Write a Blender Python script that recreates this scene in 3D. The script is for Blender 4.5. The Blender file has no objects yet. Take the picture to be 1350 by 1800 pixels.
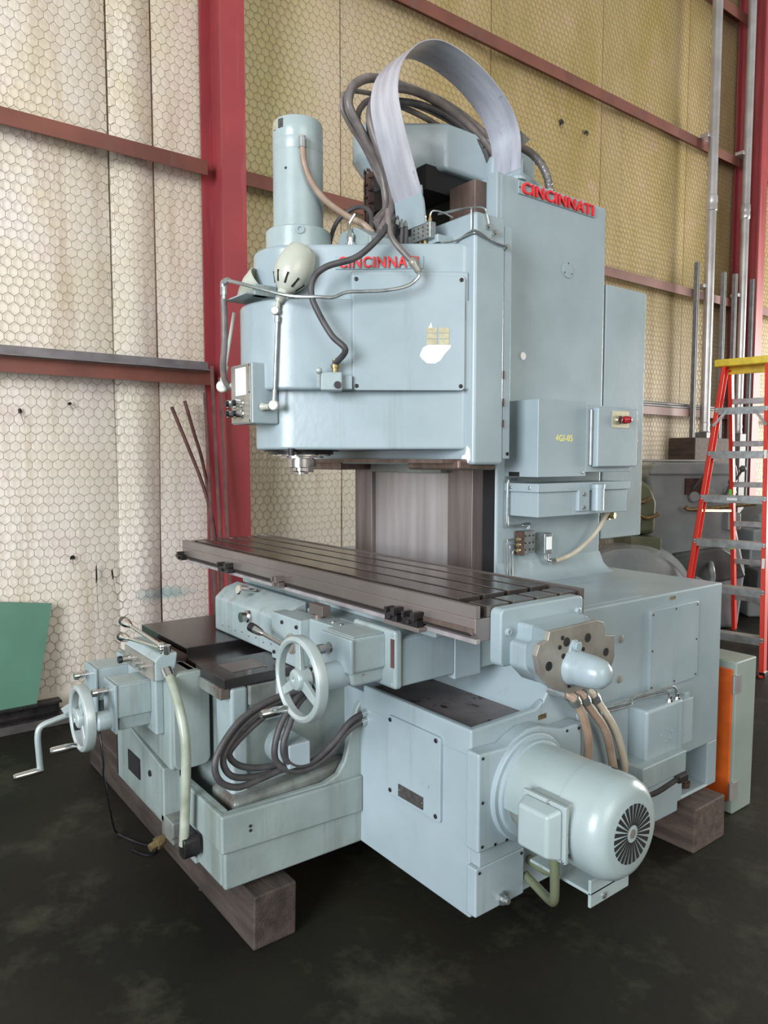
import bpy, bmesh, math, random
from mathutils import Vector, Matrix
random.seed(7)
PI = math.pi
SC = bpy.context.scene
COL = SC.collection

# ------------------------------------------------------------------ camera, light, exposure
YAW, PIT = math.radians(37.41), math.radians(4.17)
cam = bpy.data.objects.new('camera', bpy.data.cameras.new('camera'))
COL.objects.link(cam)
cam.location = (0, 0, 1.6)
fwd = Vector((-math.cos(YAW)*math.cos(PIT), math.sin(YAW)*math.cos(PIT), -math.sin(PIT)))
cam.rotation_euler = fwd.to_track_quat('-Z', 'Y').to_euler()
cam.data.sensor_fit = 'VERTICAL'
cam.data.sensor_height = 36.0
cam.data.lens = 36.0*1276.7/1800.0
cam.data.clip_end = 100
SC.camera = cam

W = bpy.data.worlds.new('world'); SC.world = W
W.use_nodes = True
W.node_tree.nodes['Background'].inputs['Color'].default_value = (0.97, 1.0, 0.94, 1)
W.node_tree.nodes['Background'].inputs['Strength'].default_value = 0.30

def area(name, loc, target, sx, sy, power, color):
    l = bpy.data.lights.new(name, 'AREA'); l.shape = 'RECTANGLE'; l.size = sx; l.size_y = sy
    l.energy = power; l.color = color
    o = bpy.data.objects.new(name, l); COL.objects.link(o); o.location = loc
    o.rotation_euler = (Vector(target)-Vector(loc)).to_track_quat('-Z', 'Y').to_euler()
    return o
# daylight through the shop's big door down the left end, plus two added fills
area('door_daylight', (0.9, -6.2, 3.0), (-2.4, 2.0, 1.8), 3.6, 4.0, 640, (0.88, 0.95, 1.03))
area('side_fill', (5.5, 0.5, 3.8), (-3.0, 2.0, 1.8), 4.0, 3.5, 150, (1.0, 0.97, 0.92))  # added fill from behind the camera, not an actual door
area('far_wall_fill', (0.0, 14.5, 2.4), (-4.75, 6.5, 2.2), 4.0, 4.0, 720, (1.0, 0.98, 0.92))  # added light that brightens the right end of the wall

SC.view_settings.view_transform = 'Standard'
SC.view_settings.look = 'None'
SC.view_settings.gamma = 1.0
SC.view_settings.use_curve_mapping = False
SC.view_settings.exposure = 0.60

# ------------------------------------------------------------------ materials
def lin(c):
    return tuple(((v/255)/12.92 if v/255 <= 0.04045 else ((v/255+0.055)/1.055)**2.4) for v in c)+(1,)

def mat(name, col, col2=None, rough=0.5, metal=0.0, scale=4.0, bump=0.0, bscale=60.0, chips=None, chip_amt=0.7,
        chip_scale=9.0, stretch=None, spec=0.5, contrast=(0.35, 0.65), coat=0.0, streak=None):
    m = bpy.data.materials.new(name); m.use_nodes = True
    nt = m.node_tree; N = nt.nodes; L = nt.links
    b = N['Principled BSDF']
    b.inputs['Roughness'].default_value = rough
    b.inputs['Metallic'].default_value = metal
    b.inputs['Specular IOR Level'].default_value = spec
    b.inputs['Coat Weight'].default_value = coat
    g = N.new('ShaderNodeNewGeometry')
    mp = N.new('ShaderNodeMapping'); L.new(g.outputs['Position'], mp.inputs['Vector'])
    if stretch: mp.inputs['Scale'].default_value = stretch
    out = None
    if col2:
        n = N.new('ShaderNodeTexNoise'); n.inputs['Scale'].default_value = scale; n.inputs['Detail'].default_value = 6
        L.new(mp.outputs['Vector'], n.inputs['Vector'])
        r = N.new('ShaderNodeValToRGB')
        r.color_ramp.elements[0].position = contrast[0]; r.color_ramp.elements[0].color = lin(col)
        r.color_ramp.elements[1].position = contrast[1]; r.color_ramp.elements[1].color = lin(col2)
        L.new(n.outputs['Fac'], r.inputs['Fac']); out = r.outputs['Color']
    else:
        b.inputs['Base Color'].default_value = lin(col)
    def mask(vec, sc, lo, hi, c, det=8):
        nonlocal out
        n = N.new('ShaderNodeTexNoise'); n.inputs['Scale'].default_value = sc; n.inputs['Detail'].default_value = det
        n.inputs['Roughness'].default_value = 0.7
        L.new(vec, n.inputs['Vector'])
        r = N.new('ShaderNodeMapRange'); r.inputs['From Min'].default_value = lo; r.inputs['From Max'].default_value = hi
        L.new(n.outputs['Fac'], r.inputs['Value'])
        mx = N.new('ShaderNodeMix'); mx.data_type = 'RGBA'
        L.new(r.outputs['Result'], mx.inputs['Factor'])
        if out is None: mx.inputs['A'].default_value = lin(col)
        else: L.new(out, mx.inputs['A'])
        mx.inputs['B'].default_value = lin(c); out = mx.outputs['Result']
    if streak:
        sm = N.new('ShaderNodeMapping'); sm.inputs['Scale'].default_value = (1, 1, 0.06)
        L.new(g.outputs['Position'], sm.inputs['Vector'])
        mask(sm.outputs['Vector'], streak[1], streak[2], streak[3], streak[0])
    if chips: mask(g.outputs['Position'], chip_scale, chip_amt, chip_amt+0.03, chips)
    if out is not None: L.new(out, b.inputs['Base Color'])
    if bump > 0:
        n = N.new('ShaderNodeTexNoise'); n.inputs['Scale'].default_value = bscale; n.inputs['Detail'].default_value = 4
        L.new(mp.outputs['Vector'], n.inputs['Vector'])
        bp = N.new('ShaderNodeBump'); bp.inputs['Strength'].default_value = bump; bp.inputs['Distance'].default_value = 0.01
        L.new(n.outputs['Fac'], bp.inputs['Height']); L.new(bp.outputs['Normal'], b.inputs['Normal'])
    return m

M = {}
M['paint'] = mat('machine_paint', (146, 160, 164), (160, 173, 178), rough=0.27, scale=3.0, bump=0.05, bscale=40, chips=(92, 78, 70), chip_amt=0.705, chip_scale=14, streak=((128, 138, 132), 9.0, 0.58, 0.85))
M['paint_worn'] = mat('machine_paint_worn', (140, 154, 154), (157, 169, 170), rough=0.38, scale=5.0, bump=0.12, bscale=45, chips=(104, 78, 66), chip_amt=0.66, chip_scale=11, streak=((116, 112, 100), 10.0, 0.55, 0.8))
M['paint_grimy'] = mat('machine_paint_grimy', (126, 137, 132), (146, 157, 154), rough=0.36, scale=4.0, bump=0.10, bscale=40, chips=(98, 80, 70), chip_amt=0.68, chip_scale=12, streak=((104, 106, 92), 8.0, 0.50, 0.8))
M['paint_oily'] = mat('machine_paint_oily', (98, 100, 96), (128, 134, 128), rough=0.3, scale=6.0, bump=0.15, bscale=50, chips=(70, 48, 40), chip_amt=0.60, chip_scale=7, streak=((84, 66, 56), 8.0, 0.48, 0.7))
M['oily_floor'] = mat('oily_tray', (94, 88, 90), (122, 114, 114), rough=0.4, scale=7.0, bump=0.25, bscale=40, chips=(58, 42, 36), chip_amt=0.58, chip_scale=16)
M['paint_light'] = mat('motor_paint', (146, 160, 159), (162, 174, 173), rough=0.28, scale=4.0, bump=0.04, bscale=60, chips=(98, 80, 70), chip_amt=0.70, chip_scale=14)
M['steel'] = mat('ground_steel', (124, 113, 109), (146, 136, 133), rough=0.34, metal=0.6, scale=2.5, bump=0.02, bscale=80, chips=(98, 84, 78), chip_amt=0.66, chip_scale=3)
M['way'] = mat('ground_way_steel', (154, 147, 146), (176, 169, 169), rough=0.4, metal=0.35, scale=3, stretch=(6, 6, 0.5), bump=0.02, bscale=70)
M['way_brown'] = mat('oxidised_way', (104, 86, 78), (128, 110, 102), rough=0.45, metal=0.6, scale=5, stretch=(4, 4, 1))
M['way_dark'] = mat('worn_way_steel', (104, 94, 91), (132, 122, 119), rough=0.38, metal=0.5, scale=3, stretch=(6, 6, 0.5))
M['dark_way'] = mat('oiled_way', (74, 70, 69), (98, 93, 92), rough=0.22, metal=0.8, scale=4, bump=0.03, bscale=60)
M['table_top'] = mat('table_top_steel', (112, 104, 99), (142, 133, 128), rough=0.20, metal=0.8, scale=6, bump=0.02, bscale=70)
M['slot'] = mat('slot_dark', (40, 34, 32), rough=0.6, metal=0.3)
M['dark'] = mat('cavity_shade', (22, 21, 21), rough=0.8)  # near-black painted as the shade inside holes and recesses
M['black'] = mat('black_oily_steel', (40, 38, 39), (62, 58, 58), rough=0.4, metal=0.5, scale=20)
M['chrome'] = mat('bright_steel', (215, 215, 212), rough=0.16, metal=1.0)
M['spindle'] = mat('spindle_steel', (200, 196, 192), (170, 166, 164), rough=0.2, metal=1.0, scale=8)
M['alu'] = mat('band_aluminium', (206, 206, 214), (184, 182, 190), rough=0.33, metal=0.4, scale=5, stretch=(6, 1, 1), streak=((120, 112, 112), 30.0, 0.62, 0.7))
M['ladder_alu'] = mat('ladder_aluminium', (178, 180, 182), (150, 152, 152), rough=0.45, metal=0.6, scale=20)
M['wheel'] = mat('handwheel_grey', (160, 172, 170), (180, 188, 186), rough=0.35, metal=0.25, scale=6, chips=(120, 118, 112), chip_amt=0.66, chip_scale=20)
M['rubber'] = mat('hose_rubber', (58, 55, 56), (78, 74, 74), rough=0.5, scale=15, bump=0.05, bscale=200)
M['hose_grey'] = mat('hose_grey', (92, 86, 84), (122, 112, 108), rough=0.42, scale=18)
M['hose_tan'] = mat('hose_tan', (142, 118, 100), (164, 142, 124), rough=0.4, scale=14)
M['conduit'] = mat('beige_conduit', (178, 166, 148), (196, 186, 168), rough=0.45, scale=14)
M['conduit_green'] = mat('oily_conduit', (136, 142, 126), (168, 174, 158), rough=0.32, scale=10)
M['tube'] = mat('steel_tube', (178, 182, 182), (150, 154, 152), rough=0.3, metal=0.8, scale=30)
M['lamp'] = mat('lamp_enamel', (172, 174, 160), (186, 188, 174), rough=0.28, scale=5)
M['brass'] = mat('brass_fitting', (158, 140, 96), (124, 104, 78), rough=0.4, metal=0.7, scale=40)
M['bronze'] = mat('bare_plate', (158, 154, 144), (138, 132, 122), rough=0.35, metal=0.35, scale=12)
M['red'] = mat('red_letter', (232, 52, 58), (214, 44, 50), rough=0.4, scale=20, spec=0.4)
M['plate'] = mat('name_plate_paint', (142, 164, 166), rough=0.4)
M['white'] = mat('white_label', (238, 238, 238), rough=0.5)
M['offwhite'] = mat('torn_label', (226, 226, 228), (208, 210, 214), rough=0.6, scale=25)
M['tan_tag'] = mat('tan_tag', (186, 180, 150), (170, 160, 134), rough=0.4, metal=0.3, scale=40)
M['nameplate_dark'] = mat('dark_data_plate', (88, 82, 80), (112, 106, 104), rough=0.35, metal=0.6, scale=60)
M['yellow_text'] = mat('yellow_stencil', (232, 220, 120), rough=0.5)
M['redlens'] = mat('red_lens', (150, 24, 34), rough=0.12, spec=0.7)
M['amber'] = mat('brown_grip', (92, 40, 34), rough=0.3)
M['blackp'] = mat('black_plastic', (26, 26, 32), rough=0.25)
M['rust'] = mat('rusty_chain', (96, 72, 64), (66, 50, 46), rough=0.7, metal=0.3, scale=30, bump=0.3, bscale=120)
M['rod'] = mat('rusty_rod', (112, 74, 68), (86, 58, 54), rough=0.6, metal=0.3, scale=12)
M['redsteel'] = mat('red_oxide_paint', (158, 62, 66), (142, 56, 60), rough=0.45, scale=2.0, streak=((176, 92, 92), 5.0, 0.52, 0.7), chips=(196, 168, 150), chip_amt=0.78, chip_scale=9)
M['girt'] = mat('girt_primer', (126, 74, 60), (106, 62, 52), rough=0.55, scale=3.0, streak=((108, 86, 76), 6.0, 0.55, 0.75))
M['girt_top'] = mat('grey_dusty_steel', (122, 116, 116), (100, 94, 96), rough=0.6, scale=8)
M['greypipe'] = mat('grey_pipe', (124, 122, 124), (104, 102, 102), rough=0.5, metal=0.0, scale=12)
M['galv'] = mat('galvanised_conduit', (206, 202, 202), (184, 178, 178), rough=0.3, metal=0.6, scale=5)
M['wire'] = mat('netting_wire', (112, 102, 94), rough=0.5, metal=0.3)
M['timber'] = mat('dirty_timber', (70, 58, 52), (98, 82, 72), rough=0.75, scale=5, stretch=(1, 6, 6), bump=0.3, bscale=30)
M['timber_dark'] = mat('oily_timber', (48, 41, 37), (74, 62, 56), rough=0.7, scale=4, stretch=(1, 5, 5), bump=0.3, bscale=30)
M['green'] = mat('green_sheet', (86, 128, 108), (78, 118, 100), rough=0.5, scale=3)
M['curb'] = mat('dirty_concrete', (86, 80, 76), (64, 60, 58), rough=0.8, scale=6, bump=0.2, bscale=40)
M['floor'] = mat('oily_concrete_floor', (23, 22, 19), (38, 36, 29), rough=0.6, scale=1.1, bump=0.14, bscale=25, chips=(120, 118, 98), chip_amt=0.70, chip_scale=7, spec=0.2, streak=((70, 70, 55), 2.6, 0.52, 0.78))
M['lred'] = mat('ladder_red', (232, 62, 44), (218, 54, 42), rough=0.35, scale=6, chips=(236, 150, 130), chip_amt=0.75, chip_scale=20)
M['lyellow'] = mat('ladder_yellow', (236, 208, 60), (218, 186, 56), rough=0.4, scale=20, chips=(150, 120, 70), chip_amt=0.62, chip_scale=24)
M['sticker'] = mat('green_sticker', (110, 230, 60), rough=0.5)
M['cab'] = mat('cabinet_grey', (138, 150, 142), (150, 160, 152), rough=0.45, scale=5)
M['orange'] = mat('cabinet_orange', (222, 104, 34), (190, 84, 30), rough=0.45, scale=7)
M['bgm'] = mat('lathe_grey', (140, 146, 150), (158, 164, 166), rough=0.25, scale=4, bump=0.05, bscale=30, chips=(84, 76, 68), chip_amt=0.68, chip_scale=12)
M['bgm_dark'] = mat('lathe_grey_dark', (78, 80, 80), (96, 98, 98), rough=0.45, scale=5)
M['bgm_green'] = mat('lathe_oily_green', (112, 118, 92), (96, 100, 78), rough=0.35, scale=5)

def wall_material():
    m = bpy.data.materials.new('insulation_facing'); m.use_nodes = True
    nt = m.node_tree; N = nt.nodes; L = nt.links; b = N['Principled BSDF']
    b.inputs['Roughness'].default_value = 0.55; b.inputs['Specular IOR Level'].default_value = 0.3
    g = N.new('ShaderNodeNewGeometry')
    sep = N.new('ShaderNodeSeparateXYZ'); L.new(g.outputs['Position'], sep.inputs[0])
    def noise(scale, det, vscale=None):
        n = N.new('ShaderNodeTexNoise'); n.inputs['Scale'].default_value = scale; n.inputs['Detail'].default_value = det
        n.inputs['Roughness'].default_value = 0.62
        if vscale:
            mp = N.new('ShaderNodeMapping'); mp.inputs['Scale'].default_value = vscale
            L.new(g.outputs['Position'], mp.inputs['Vector']); L.new(mp.outputs['Vector'], n.inputs['Vector'])
        else: L.new(g.outputs['Position'], n.inputs['Vector'])
        return n.outputs['Fac']
    def ramp(f, a, c1, bb, c2):
        r = N.new('ShaderNodeValToRGB'); r.color_ramp.elements[0].position = a; r.color_ramp.elements[1].position = bb
        r.color_ramp.elements[0].color = lin(c1); r.color_ramp.elements[1].color = lin(c2); L.new(f, r.inputs['Fac'])
        return r.outputs['Color']
    def mix(f, a, bcol):
        x = N.new('ShaderNodeMix'); x.data_type = 'RGBA'
        if isinstance(f, float): x.inputs['Factor'].default_value = f
        else: L.new(f, x.inputs['Factor'])
        for k, v in (('A', a), ('B', bcol)):
            if isinstance(v, tuple): x.inputs[k].default_value = lin(v)
            else: L.new(v, x.inputs[k])
        return x.outputs['Result']
    def rng(f, lo, hi, to=1.0):
        r = N.new('ShaderNodeMapRange'); r.inputs['From Min'].default_value = lo; r.inputs['From Max'].default_value = hi
        r.inputs['To Max'].default_value = to; L.new(f, r.inputs['Value']); return r.outputs['Result']
    # the facing has yellowed and browned further along the wall; cleaner and pinker in the first bay
    clean = ramp(noise(1.6, 5), 0.38, (228, 214, 188), 0.62, (238, 226, 216))
    aged = ramp(noise(1.3, 5, (1, 1, 0.5)), 0.36, (166, 145, 88), 0.64, (188, 165, 122))
    along = rng(sep.outputs['Y'], 1.5, 4.2)
    c = mix(along, clean, aged)
    gr = N.new('ShaderNodeMath'); gr.operation = 'ABSOLUTE'
    gs = N.new('ShaderNodeMath'); gs.operation = 'SUBTRACT'; gs.inputs[1].default_value = 2.55; L.new(sep.outputs['Y'], gs.inputs[0]); L.new(gs.outputs[0], gr.inputs[0])
    c = mix(rng(gr.outputs[0], 0.55, 0.05, 0.6), c, (168, 164, 96))     # green tint beside the column
    low = rng(sep.outputs['Z'], 3.6, 1.0, 0.62)
    c = mix(low, c, (238, 228, 216))
    st = rng(noise(7.0, 6, (1, 1, 0.07)), 0.54, 0.74, 0.55)
    c = mix(st, c, (176, 150, 116))
    sp = rng(noise(3.2, 4), 0.60, 0.78, 0.5)
    c = mix(sp, c, (206, 168, 160))
    # smear of blue-green paint low in the first bay
    vm = N.new('ShaderNodeVectorMath'); vm.operation = 'SUBTRACT'; vm.inputs[1].default_value = (-4.77, 1.77, 0.69); L.new(g.outputs['Position'], vm.inputs[0])
    vs_ = N.new('ShaderNodeVectorMath'); vs_.operation = 'MULTIPLY'; vs_.inputs[1].default_value = (0, 4.0, 16.0); L.new(vm.outputs[0], vs_.inputs[0])
    vl = N.new('ShaderNodeVectorMath'); vl.operation = 'LENGTH'; L.new(vs_.outputs[0], vl.inputs[0])
    ad = N.new('ShaderNodeMath'); ad.operation = 'ADD'; L.new(vl.outputs['Value'], ad.inputs[0]); L.new(noise(14.0, 4), ad.inputs[1])
    c = mix(rng(ad.outputs[0], 1.45, 0.75, 0.6), c, (120, 168, 168))
    L.new(c, b.inputs['Base Color'])
    bp = N.new('ShaderNodeBump'); bp.inputs['Strength'].default_value = 0.35; bp.inputs['Distance'].default_value = 0.02
    L.new(noise(9.0, 4, (1, 1, 0.35)), bp.inputs['Height']); L.new(bp.outputs['Normal'], b.inputs['Normal'])
    return m
M['wall'] = wall_material()

# ------------------------------------------------------------------ mesh helpers
ORG = {}
def vec(p): return Vector(p)
def frame(d):
    d = Vector(d).normalized()
    a = Vector((0, 0, 1)) if abs(d.z) < 0.9 else Vector((1, 0, 0))
    u = d.cross(a).normalized(); return u, d.cross(u).normalized(), d

class MB:
    def __init__(s): s.v = []; s.f = []; s.mi = []; s.cur = 0
    def add(s, vs, fs):
        o = len(s.v); s.v += [tuple(v) for v in vs]
        for f in fs: s.f.append([i+o for i in f]); s.mi.append(s.cur)
        return s
    def box(s, x0, x1, y0, y1, z0, z1):
        vs = [(x, y, z) for z in (z0, z1) for y in (y0, y1) for x in (x0, x1)]
        return s.add(vs, [(0, 2, 3, 1), (4, 5, 7, 6), (0, 1, 5, 4), (2, 6, 7, 3), (0, 4, 6, 2), (1, 3, 7, 5)])
    def obox(s, c, u, v, w, a, b, d):
        c, u, v, w = map(Vector, (c, u, v, w))
        vs = [c+u*(a*i)+v*(b*j)+w*(d*k) for k in (-.5, .5) for j in (-.5, .5) for i in (-.5, .5)]
        return s.add(vs, [(0, 2, 3, 1), (4, 5, 7, 6), (0, 1, 5, 4), (2, 6, 7, 3), (0, 4, 6, 2), (1, 3, 7, 5)])
    def prism(s, pts, axis, a0, a1):
        def P(p, a):
            return {'x': (a, p[0], p[1]), 'y': (p[0], a, p[1]), 'z': (p[0], p[1], a)}[axis]
        n = len(pts)
        vs = [P(p, a0) for p in pts]+[P(p, a1) for p in pts]
        fs = [tuple(range(n)), tuple(range(2*n-1, n-1, -1))]+[(i, (i+1) % n, n+(i+1) % n, n+i) for i in range(n)]
        return s.add(vs, fs)
    def loft(s, ra, rb):
        n = len(ra)
        return s.add(list(ra)+list(rb), [tuple(range(n)), tuple(range(2*n-1, n-1, -1))]+[(i, (i+1) % n, n+(i+1) % n, n+i) for i in range(n)])
    def lathe(s, p, d, prof, n=24):
        u, v, w = frame(d); p = Vector(p); vs = []; fs = []
        for t, r in prof:
            for k in range(n):
                a = 2*PI*k/n
                vs.append(p+w*t+(u*math.cos(a)+v*math.sin(a))*max(r, 1e-5))
        m = len(prof)
        for i in range(m-1):
            for k in range(n):
                k2 = (k+1) % n
                fs.append((i*n+k, i*n+k2, (i+1)*n+k2, (i+1)*n+k))
        fs.append(tuple(range(n-1, -1, -1))); fs.append(tuple((m-1)*n+k for k in range(n)))
        return s.add(vs, fs)
    def cyl(s, p0, p1, r, r1=None, n=20):
        d = Vector(p1)-Vector(p0)
        return s.lathe(p0, d, [(0, r), (d.length, r if r1 is None else r1)], n)
    def ball(s, c, r, n=14, d=(0, 0, 1)):
        return s.lathe(c, d, [(-r*math.cos(PI*i/n), r*math.sin(PI*i/n)) for i in range(n+1)], n+4)
    def ring(s, p, d, R, prof, n=40):
        # prof: closed list of (radial, axial)
        u, v, w = frame(d); p = Vector(p); m = len(prof); vs = []; fs = []
        for k in range(n):
            a = 2*PI*k/n; e = u*math.cos(a)+v*math.sin(a)
            for (dr, dt) in prof: vs.append(p+e*(R+dr)+w*dt)
        for k in range(n):
            k2 = (k+1) % n
            for i in range(m):
                i2 = (i+1) % m
                fs.append((k*m+i, k*m+i2, k2*m+i2, k2*m+i))
        return s.add(vs, fs)
    def tube(s, pts, r, n=10, sub=6, rs=None):
        P = [Vector(p) for p in pts]
        if sub > 1 and len(P) > 2:
            Q = []
            for i in range(len(P)-1):
                p0 = P[i-1] if i else P[0]*2-P[1]
                p3 = P[i+2] if i+2 < len(P) else P[-1]*2-P[-2]
                p1, p2 = P[i], P[i+1]
                for k in range(sub):
                    t = k/sub
                    Q.append(0.5*((2*p1)+(p2-p0)*t+(2*p0-5*p1+4*p2-p3)*t*t+(3*p1-p0-3*p2+p3)*t**3))
            Q.append(P[-1]); P = Q
        u = None; vs = []; fs = []; m = len(P)
        for i, p in enumerate(P):
            d = (P[min(i+1, m-1)]-P[max(i-1, 0)]).normalized()
            if u is None: u = frame(d)[0]
            else:
                u = (u-d*u.dot(d)); u = u.normalized() if u.length > 1e-6 else frame(d)[0]
            w = d.cross(u)
            for k in range(n):
                a = 2*PI*k/n; vs.append(p+(u*math.cos(a)+w*math.sin(a))*r)
        for i in range(m-1):
            for k in range(n):
                k2 = (k+1) % n
                fs.append((i*n+k, i*n+k2, (i+1)*n+k2, (i+1)*n+k))
        fs.append(tuple(range(n-1, -1, -1))); fs.append(tuple((m-1)*n+k for k in range(n)))
        return s.add(vs, fs)
    def mesh(s, name, mats, origin):
        me = bpy.data.meshes.new(name)
        bm = bmesh.new()
        bv = [bm.verts.new(Vector(v)-origin) for v in s.v]
        for f, mi in zip(s.f, s.mi):
            try:
                bf = bm.faces.new([bv[i] for i in f]); bf.smooth = True; bf.material_index = mi
            except ValueError: pass
        bmesh.ops.recalc_face_normals(bm, faces=bm.faces)
        bm.to_mesh(me); bm.free()
        me.set_sharp_from_angle(angle=math.radians(38))
        for m in (mats if isinstance(mats, (list, tuple)) else [mats]): me.materials.append(m)
        return me
    def build(s, name, mats, parent=None, bevel=0.0, seg=2, label=None, angle=38):
        xs, ys, zs = zip(*s.v)
        org = Vector(((min(xs)+max(xs))/2, (min(ys)+max(ys))/2, min(zs)))
        o = bpy.data.objects.new(name, s.mesh(name, mats, org)); COL.objects.link(o)
        place(o, org, parent)
        if bevel:
            b = o.modifiers.new('edge_rounding', 'BEVEL'); b.width = bevel; b.segments = seg; b.limit_method = 'ANGLE'
            b.angle_limit = math.radians(angle); b.harden_normals = True; b.use_clamp_overlap = True
        if label: o['label'] = label
        return o

def place(o, org, parent):
    ORG[o.name] = Vector(org)
    if parent:
        o.parent = parent; o.location = Vector(org)-ORG[parent.name]
    else: o.location = org
def thing(name, loc, label, cat, group=None):
    o = bpy.data.objects.new(name, None); COL.objects.link(o); o.empty_display_size = 0.1
    place(o, Vector(loc), None); o['label'] = label; o['category'] = cat
    if group: o['group'] = group
    return o
def tag(o, label, cat, group=None, kind=None):
    o['label'] = label; o['category'] = cat
    if group: o['group'] = group
    if kind: o['kind'] = kind
    return o
def struct(o): o['kind'] = 'structure'; return o

SCREW = {}
def screw(parent, pos, d, r=0.007, m='black', name='screw', h=0.5):
    """socket or round head screw: shared mesh per size, turned to the face it sits in"""
    key = (round(r, 4), m, h)
    if key not in SCREW:
        b = MB(); b.lathe((0, 0, 0), (0, 0, 1), [(-r*0.3, r), (r*h*0.7, r), (r*h, r*0.8), (r*h, r*0.45), (r*h*0.3, r*0.42)], 12)
        me = b.mesh(name, M[m], Vector((0, 0, 0))); SCREW[key] = me
    o = bpy.data.objects.new(name, SCREW[key]); COL.objects.link(o)
    place(o, Vector(pos), parent)
    o.rotation_euler = Vector(d).to_track_quat('Z', 'Y').to_euler()
    return o

def text(body, size, ext, m, pos, xdir, ndir, parent, name='lettering', bold=0.0, label=None, space=1.12, width=None):
    c = bpy.data.curves.new(name, 'FONT'); c.body = body; c.size = size; c.extrude = ext; c.offset = bold
    c.space_character = space; c.align_x = 'LEFT'; c.resolution_u = 3
    c.materials.append(M[m])
    tmp = bpy.data.objects.new(name, c); COL.objects.link(tmp)
    dg = bpy.context.evaluated_depsgraph_get(); dg.update()
    me = bpy.data.meshes.new_from_object(tmp.evaluated_get(dg)); me.name = name
    bpy.data.objects.remove(tmp)
    xs = [v.co.x for v in me.vertices]
    k = (width/(max(xs)-min(xs))) if width else 1.0
    x0 = min(xs)
    for v in me.vertices: v.co.x = (v.co.x-x0)*k
    o = bpy.data.objects.new(name, me); COL.objects.link(o)
    place(o, Vector(pos), parent)
    x = Vector(xdir).normalized(); n = Vector(ndir).normalized(); y = n.cross(x)
    o.rotation_euler = Matrix((x, y, n)).transposed().to_euler()
    if label: o['label'] = label
    return o

def rrect(u0, u1, v0, v1, r, n=4):
    pts = []
    for cx, cy, a0 in ((u1-r, v0+r, -90), (u1-r, v1-r, 0), (u0+r, v1-r, 90), (u0+r, v0+r, 180)):
        for k in range(n+1):
            a = math.radians(a0+90*k/n); pts.append((cx+r*math.cos(a), cy+r*math.sin(a)))
    return pts

# ================================================================== STRUCTURE
b = MB(); b.box(-4.95, 9, -8, 16, -0.1, 0)
struct(b.build('floor', M['floor']))

wall = MB().box(-4.95, -4.84, -8, 16, 0, 8.6).build('wall_back', M['girt_top'])
struct(wall)
# foil faced insulation blankets hung side by side, each a sheet with its own soft bulge
seams = [-3.0, -1.45, 0.12, 1.49, 1.775, 3.25, 4.875, 6.49, 8.10, 9.70, 11.3, 12.9]
rnd = random.Random(3)
for i in range(len(seams)-1):
    y0, y1 = seams[i]+0.006, seams[i+1]-0.006
    ny = 7 if y1-y0 > 0.5 else 3; nz = 26
    ph = [rnd.uniform(0, 6.28) for _ in range(4)]
    b = MB(); vs = []; fs = []
    for k in range(nz+1):
        z = 0.05+8.4*k/nz
        for j in range(ny+1):
            t = j/ny; edge = math.sin(PI*t)**0.5
            wob = 0.006*math.sin(z*2.1+ph[0])+0.005*math.sin(z*5.3+ph[1]) if 0 < j < ny else 0
            yw = 0.010*math.sin(z*1.7+ph[2])*(1 if j in (0, ny) and z < 2.1 else 0)
            vs.append((-4.80+0.042*edge+wob, y0+(y1-y0)*t+yw, z))
    n = ny+1
    for k in range(nz):
        for j in range(ny): fs.append((k*n+j, k*n+j+1, (k+1)*n+j+1, (k+1)*n+j))
    back = len(vs); vs += [(-4.835, y0, 0.05), (-4.835, y1, 0.05), (-4.835, y1, 8.45), (-4.835, y0, 8.45)]
    top = nz*n
    fs += [[top+j for j in range(n)]+[back+2, back+3], [j for j in range(ny, -1, -1)]+[back, back+1],
           [k*n for k in range(nz+1)]+[back+3, back], [k*n+ny for k in range(nz, -1, -1)]+[back+1, back+2], (back, back+3, back+2, back+1)]
    b.add(vs, fs); b.build('insulation_blanket', M['wall'], wall)

# rips and holes in the facing: curled slivers of torn facing hanging from dark holes
def tear(y, z, w, h, ang):
    u_ = Vector((0, math.cos(ang), math.sin(ang))); v_ = Vector((0, -math.sin(ang), math.cos(ang))); c = Vector((-4.7535, y, z))
    hole = [(-.5, -.5), (-.1, -.42), (.3, -.55), (.5, -.1), (.36, .4), (.05, .5), (-.4, .34)]
    b = MB(); b.loft([c+u_*(p*w)+v_*(q*h) for p, q in hole], [c+u_*(p*w)+v_*(q*h)+Vector((.004, 0, 0)) for p, q in hole]); b.build('facing_hole', M['dark'], wall)
    fl = [(-.30, -.4), (.0, -.40), (.12, -1.8), (.02, -3.4), (-.08, -1.8)]
    b = MB(); b.loft([c+u_*(p*w)+v_*(q*h)+Vector((.004-.006*q, 0, 0)) for p, q in fl], [c+u_*(p*w)+v_*(q*h)+Vector((.006-.006*q, 0, 0)) for p, q in fl]); b.build('torn_flap', M['hose_tan'], wall)
for a in ((5.80, 4.86, .07, .05, .5), (6.19, 4.86, .055, .05, -.3), (0.92, 1.885, .022, .030, .2), (1.19, .988, .030, .026, 0), (1.33, .87, .010, .12, 0), (1.43, .86, .010, .07, .1), (1.20, 1.94, .024, .018, .4)): tear(*a)

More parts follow.
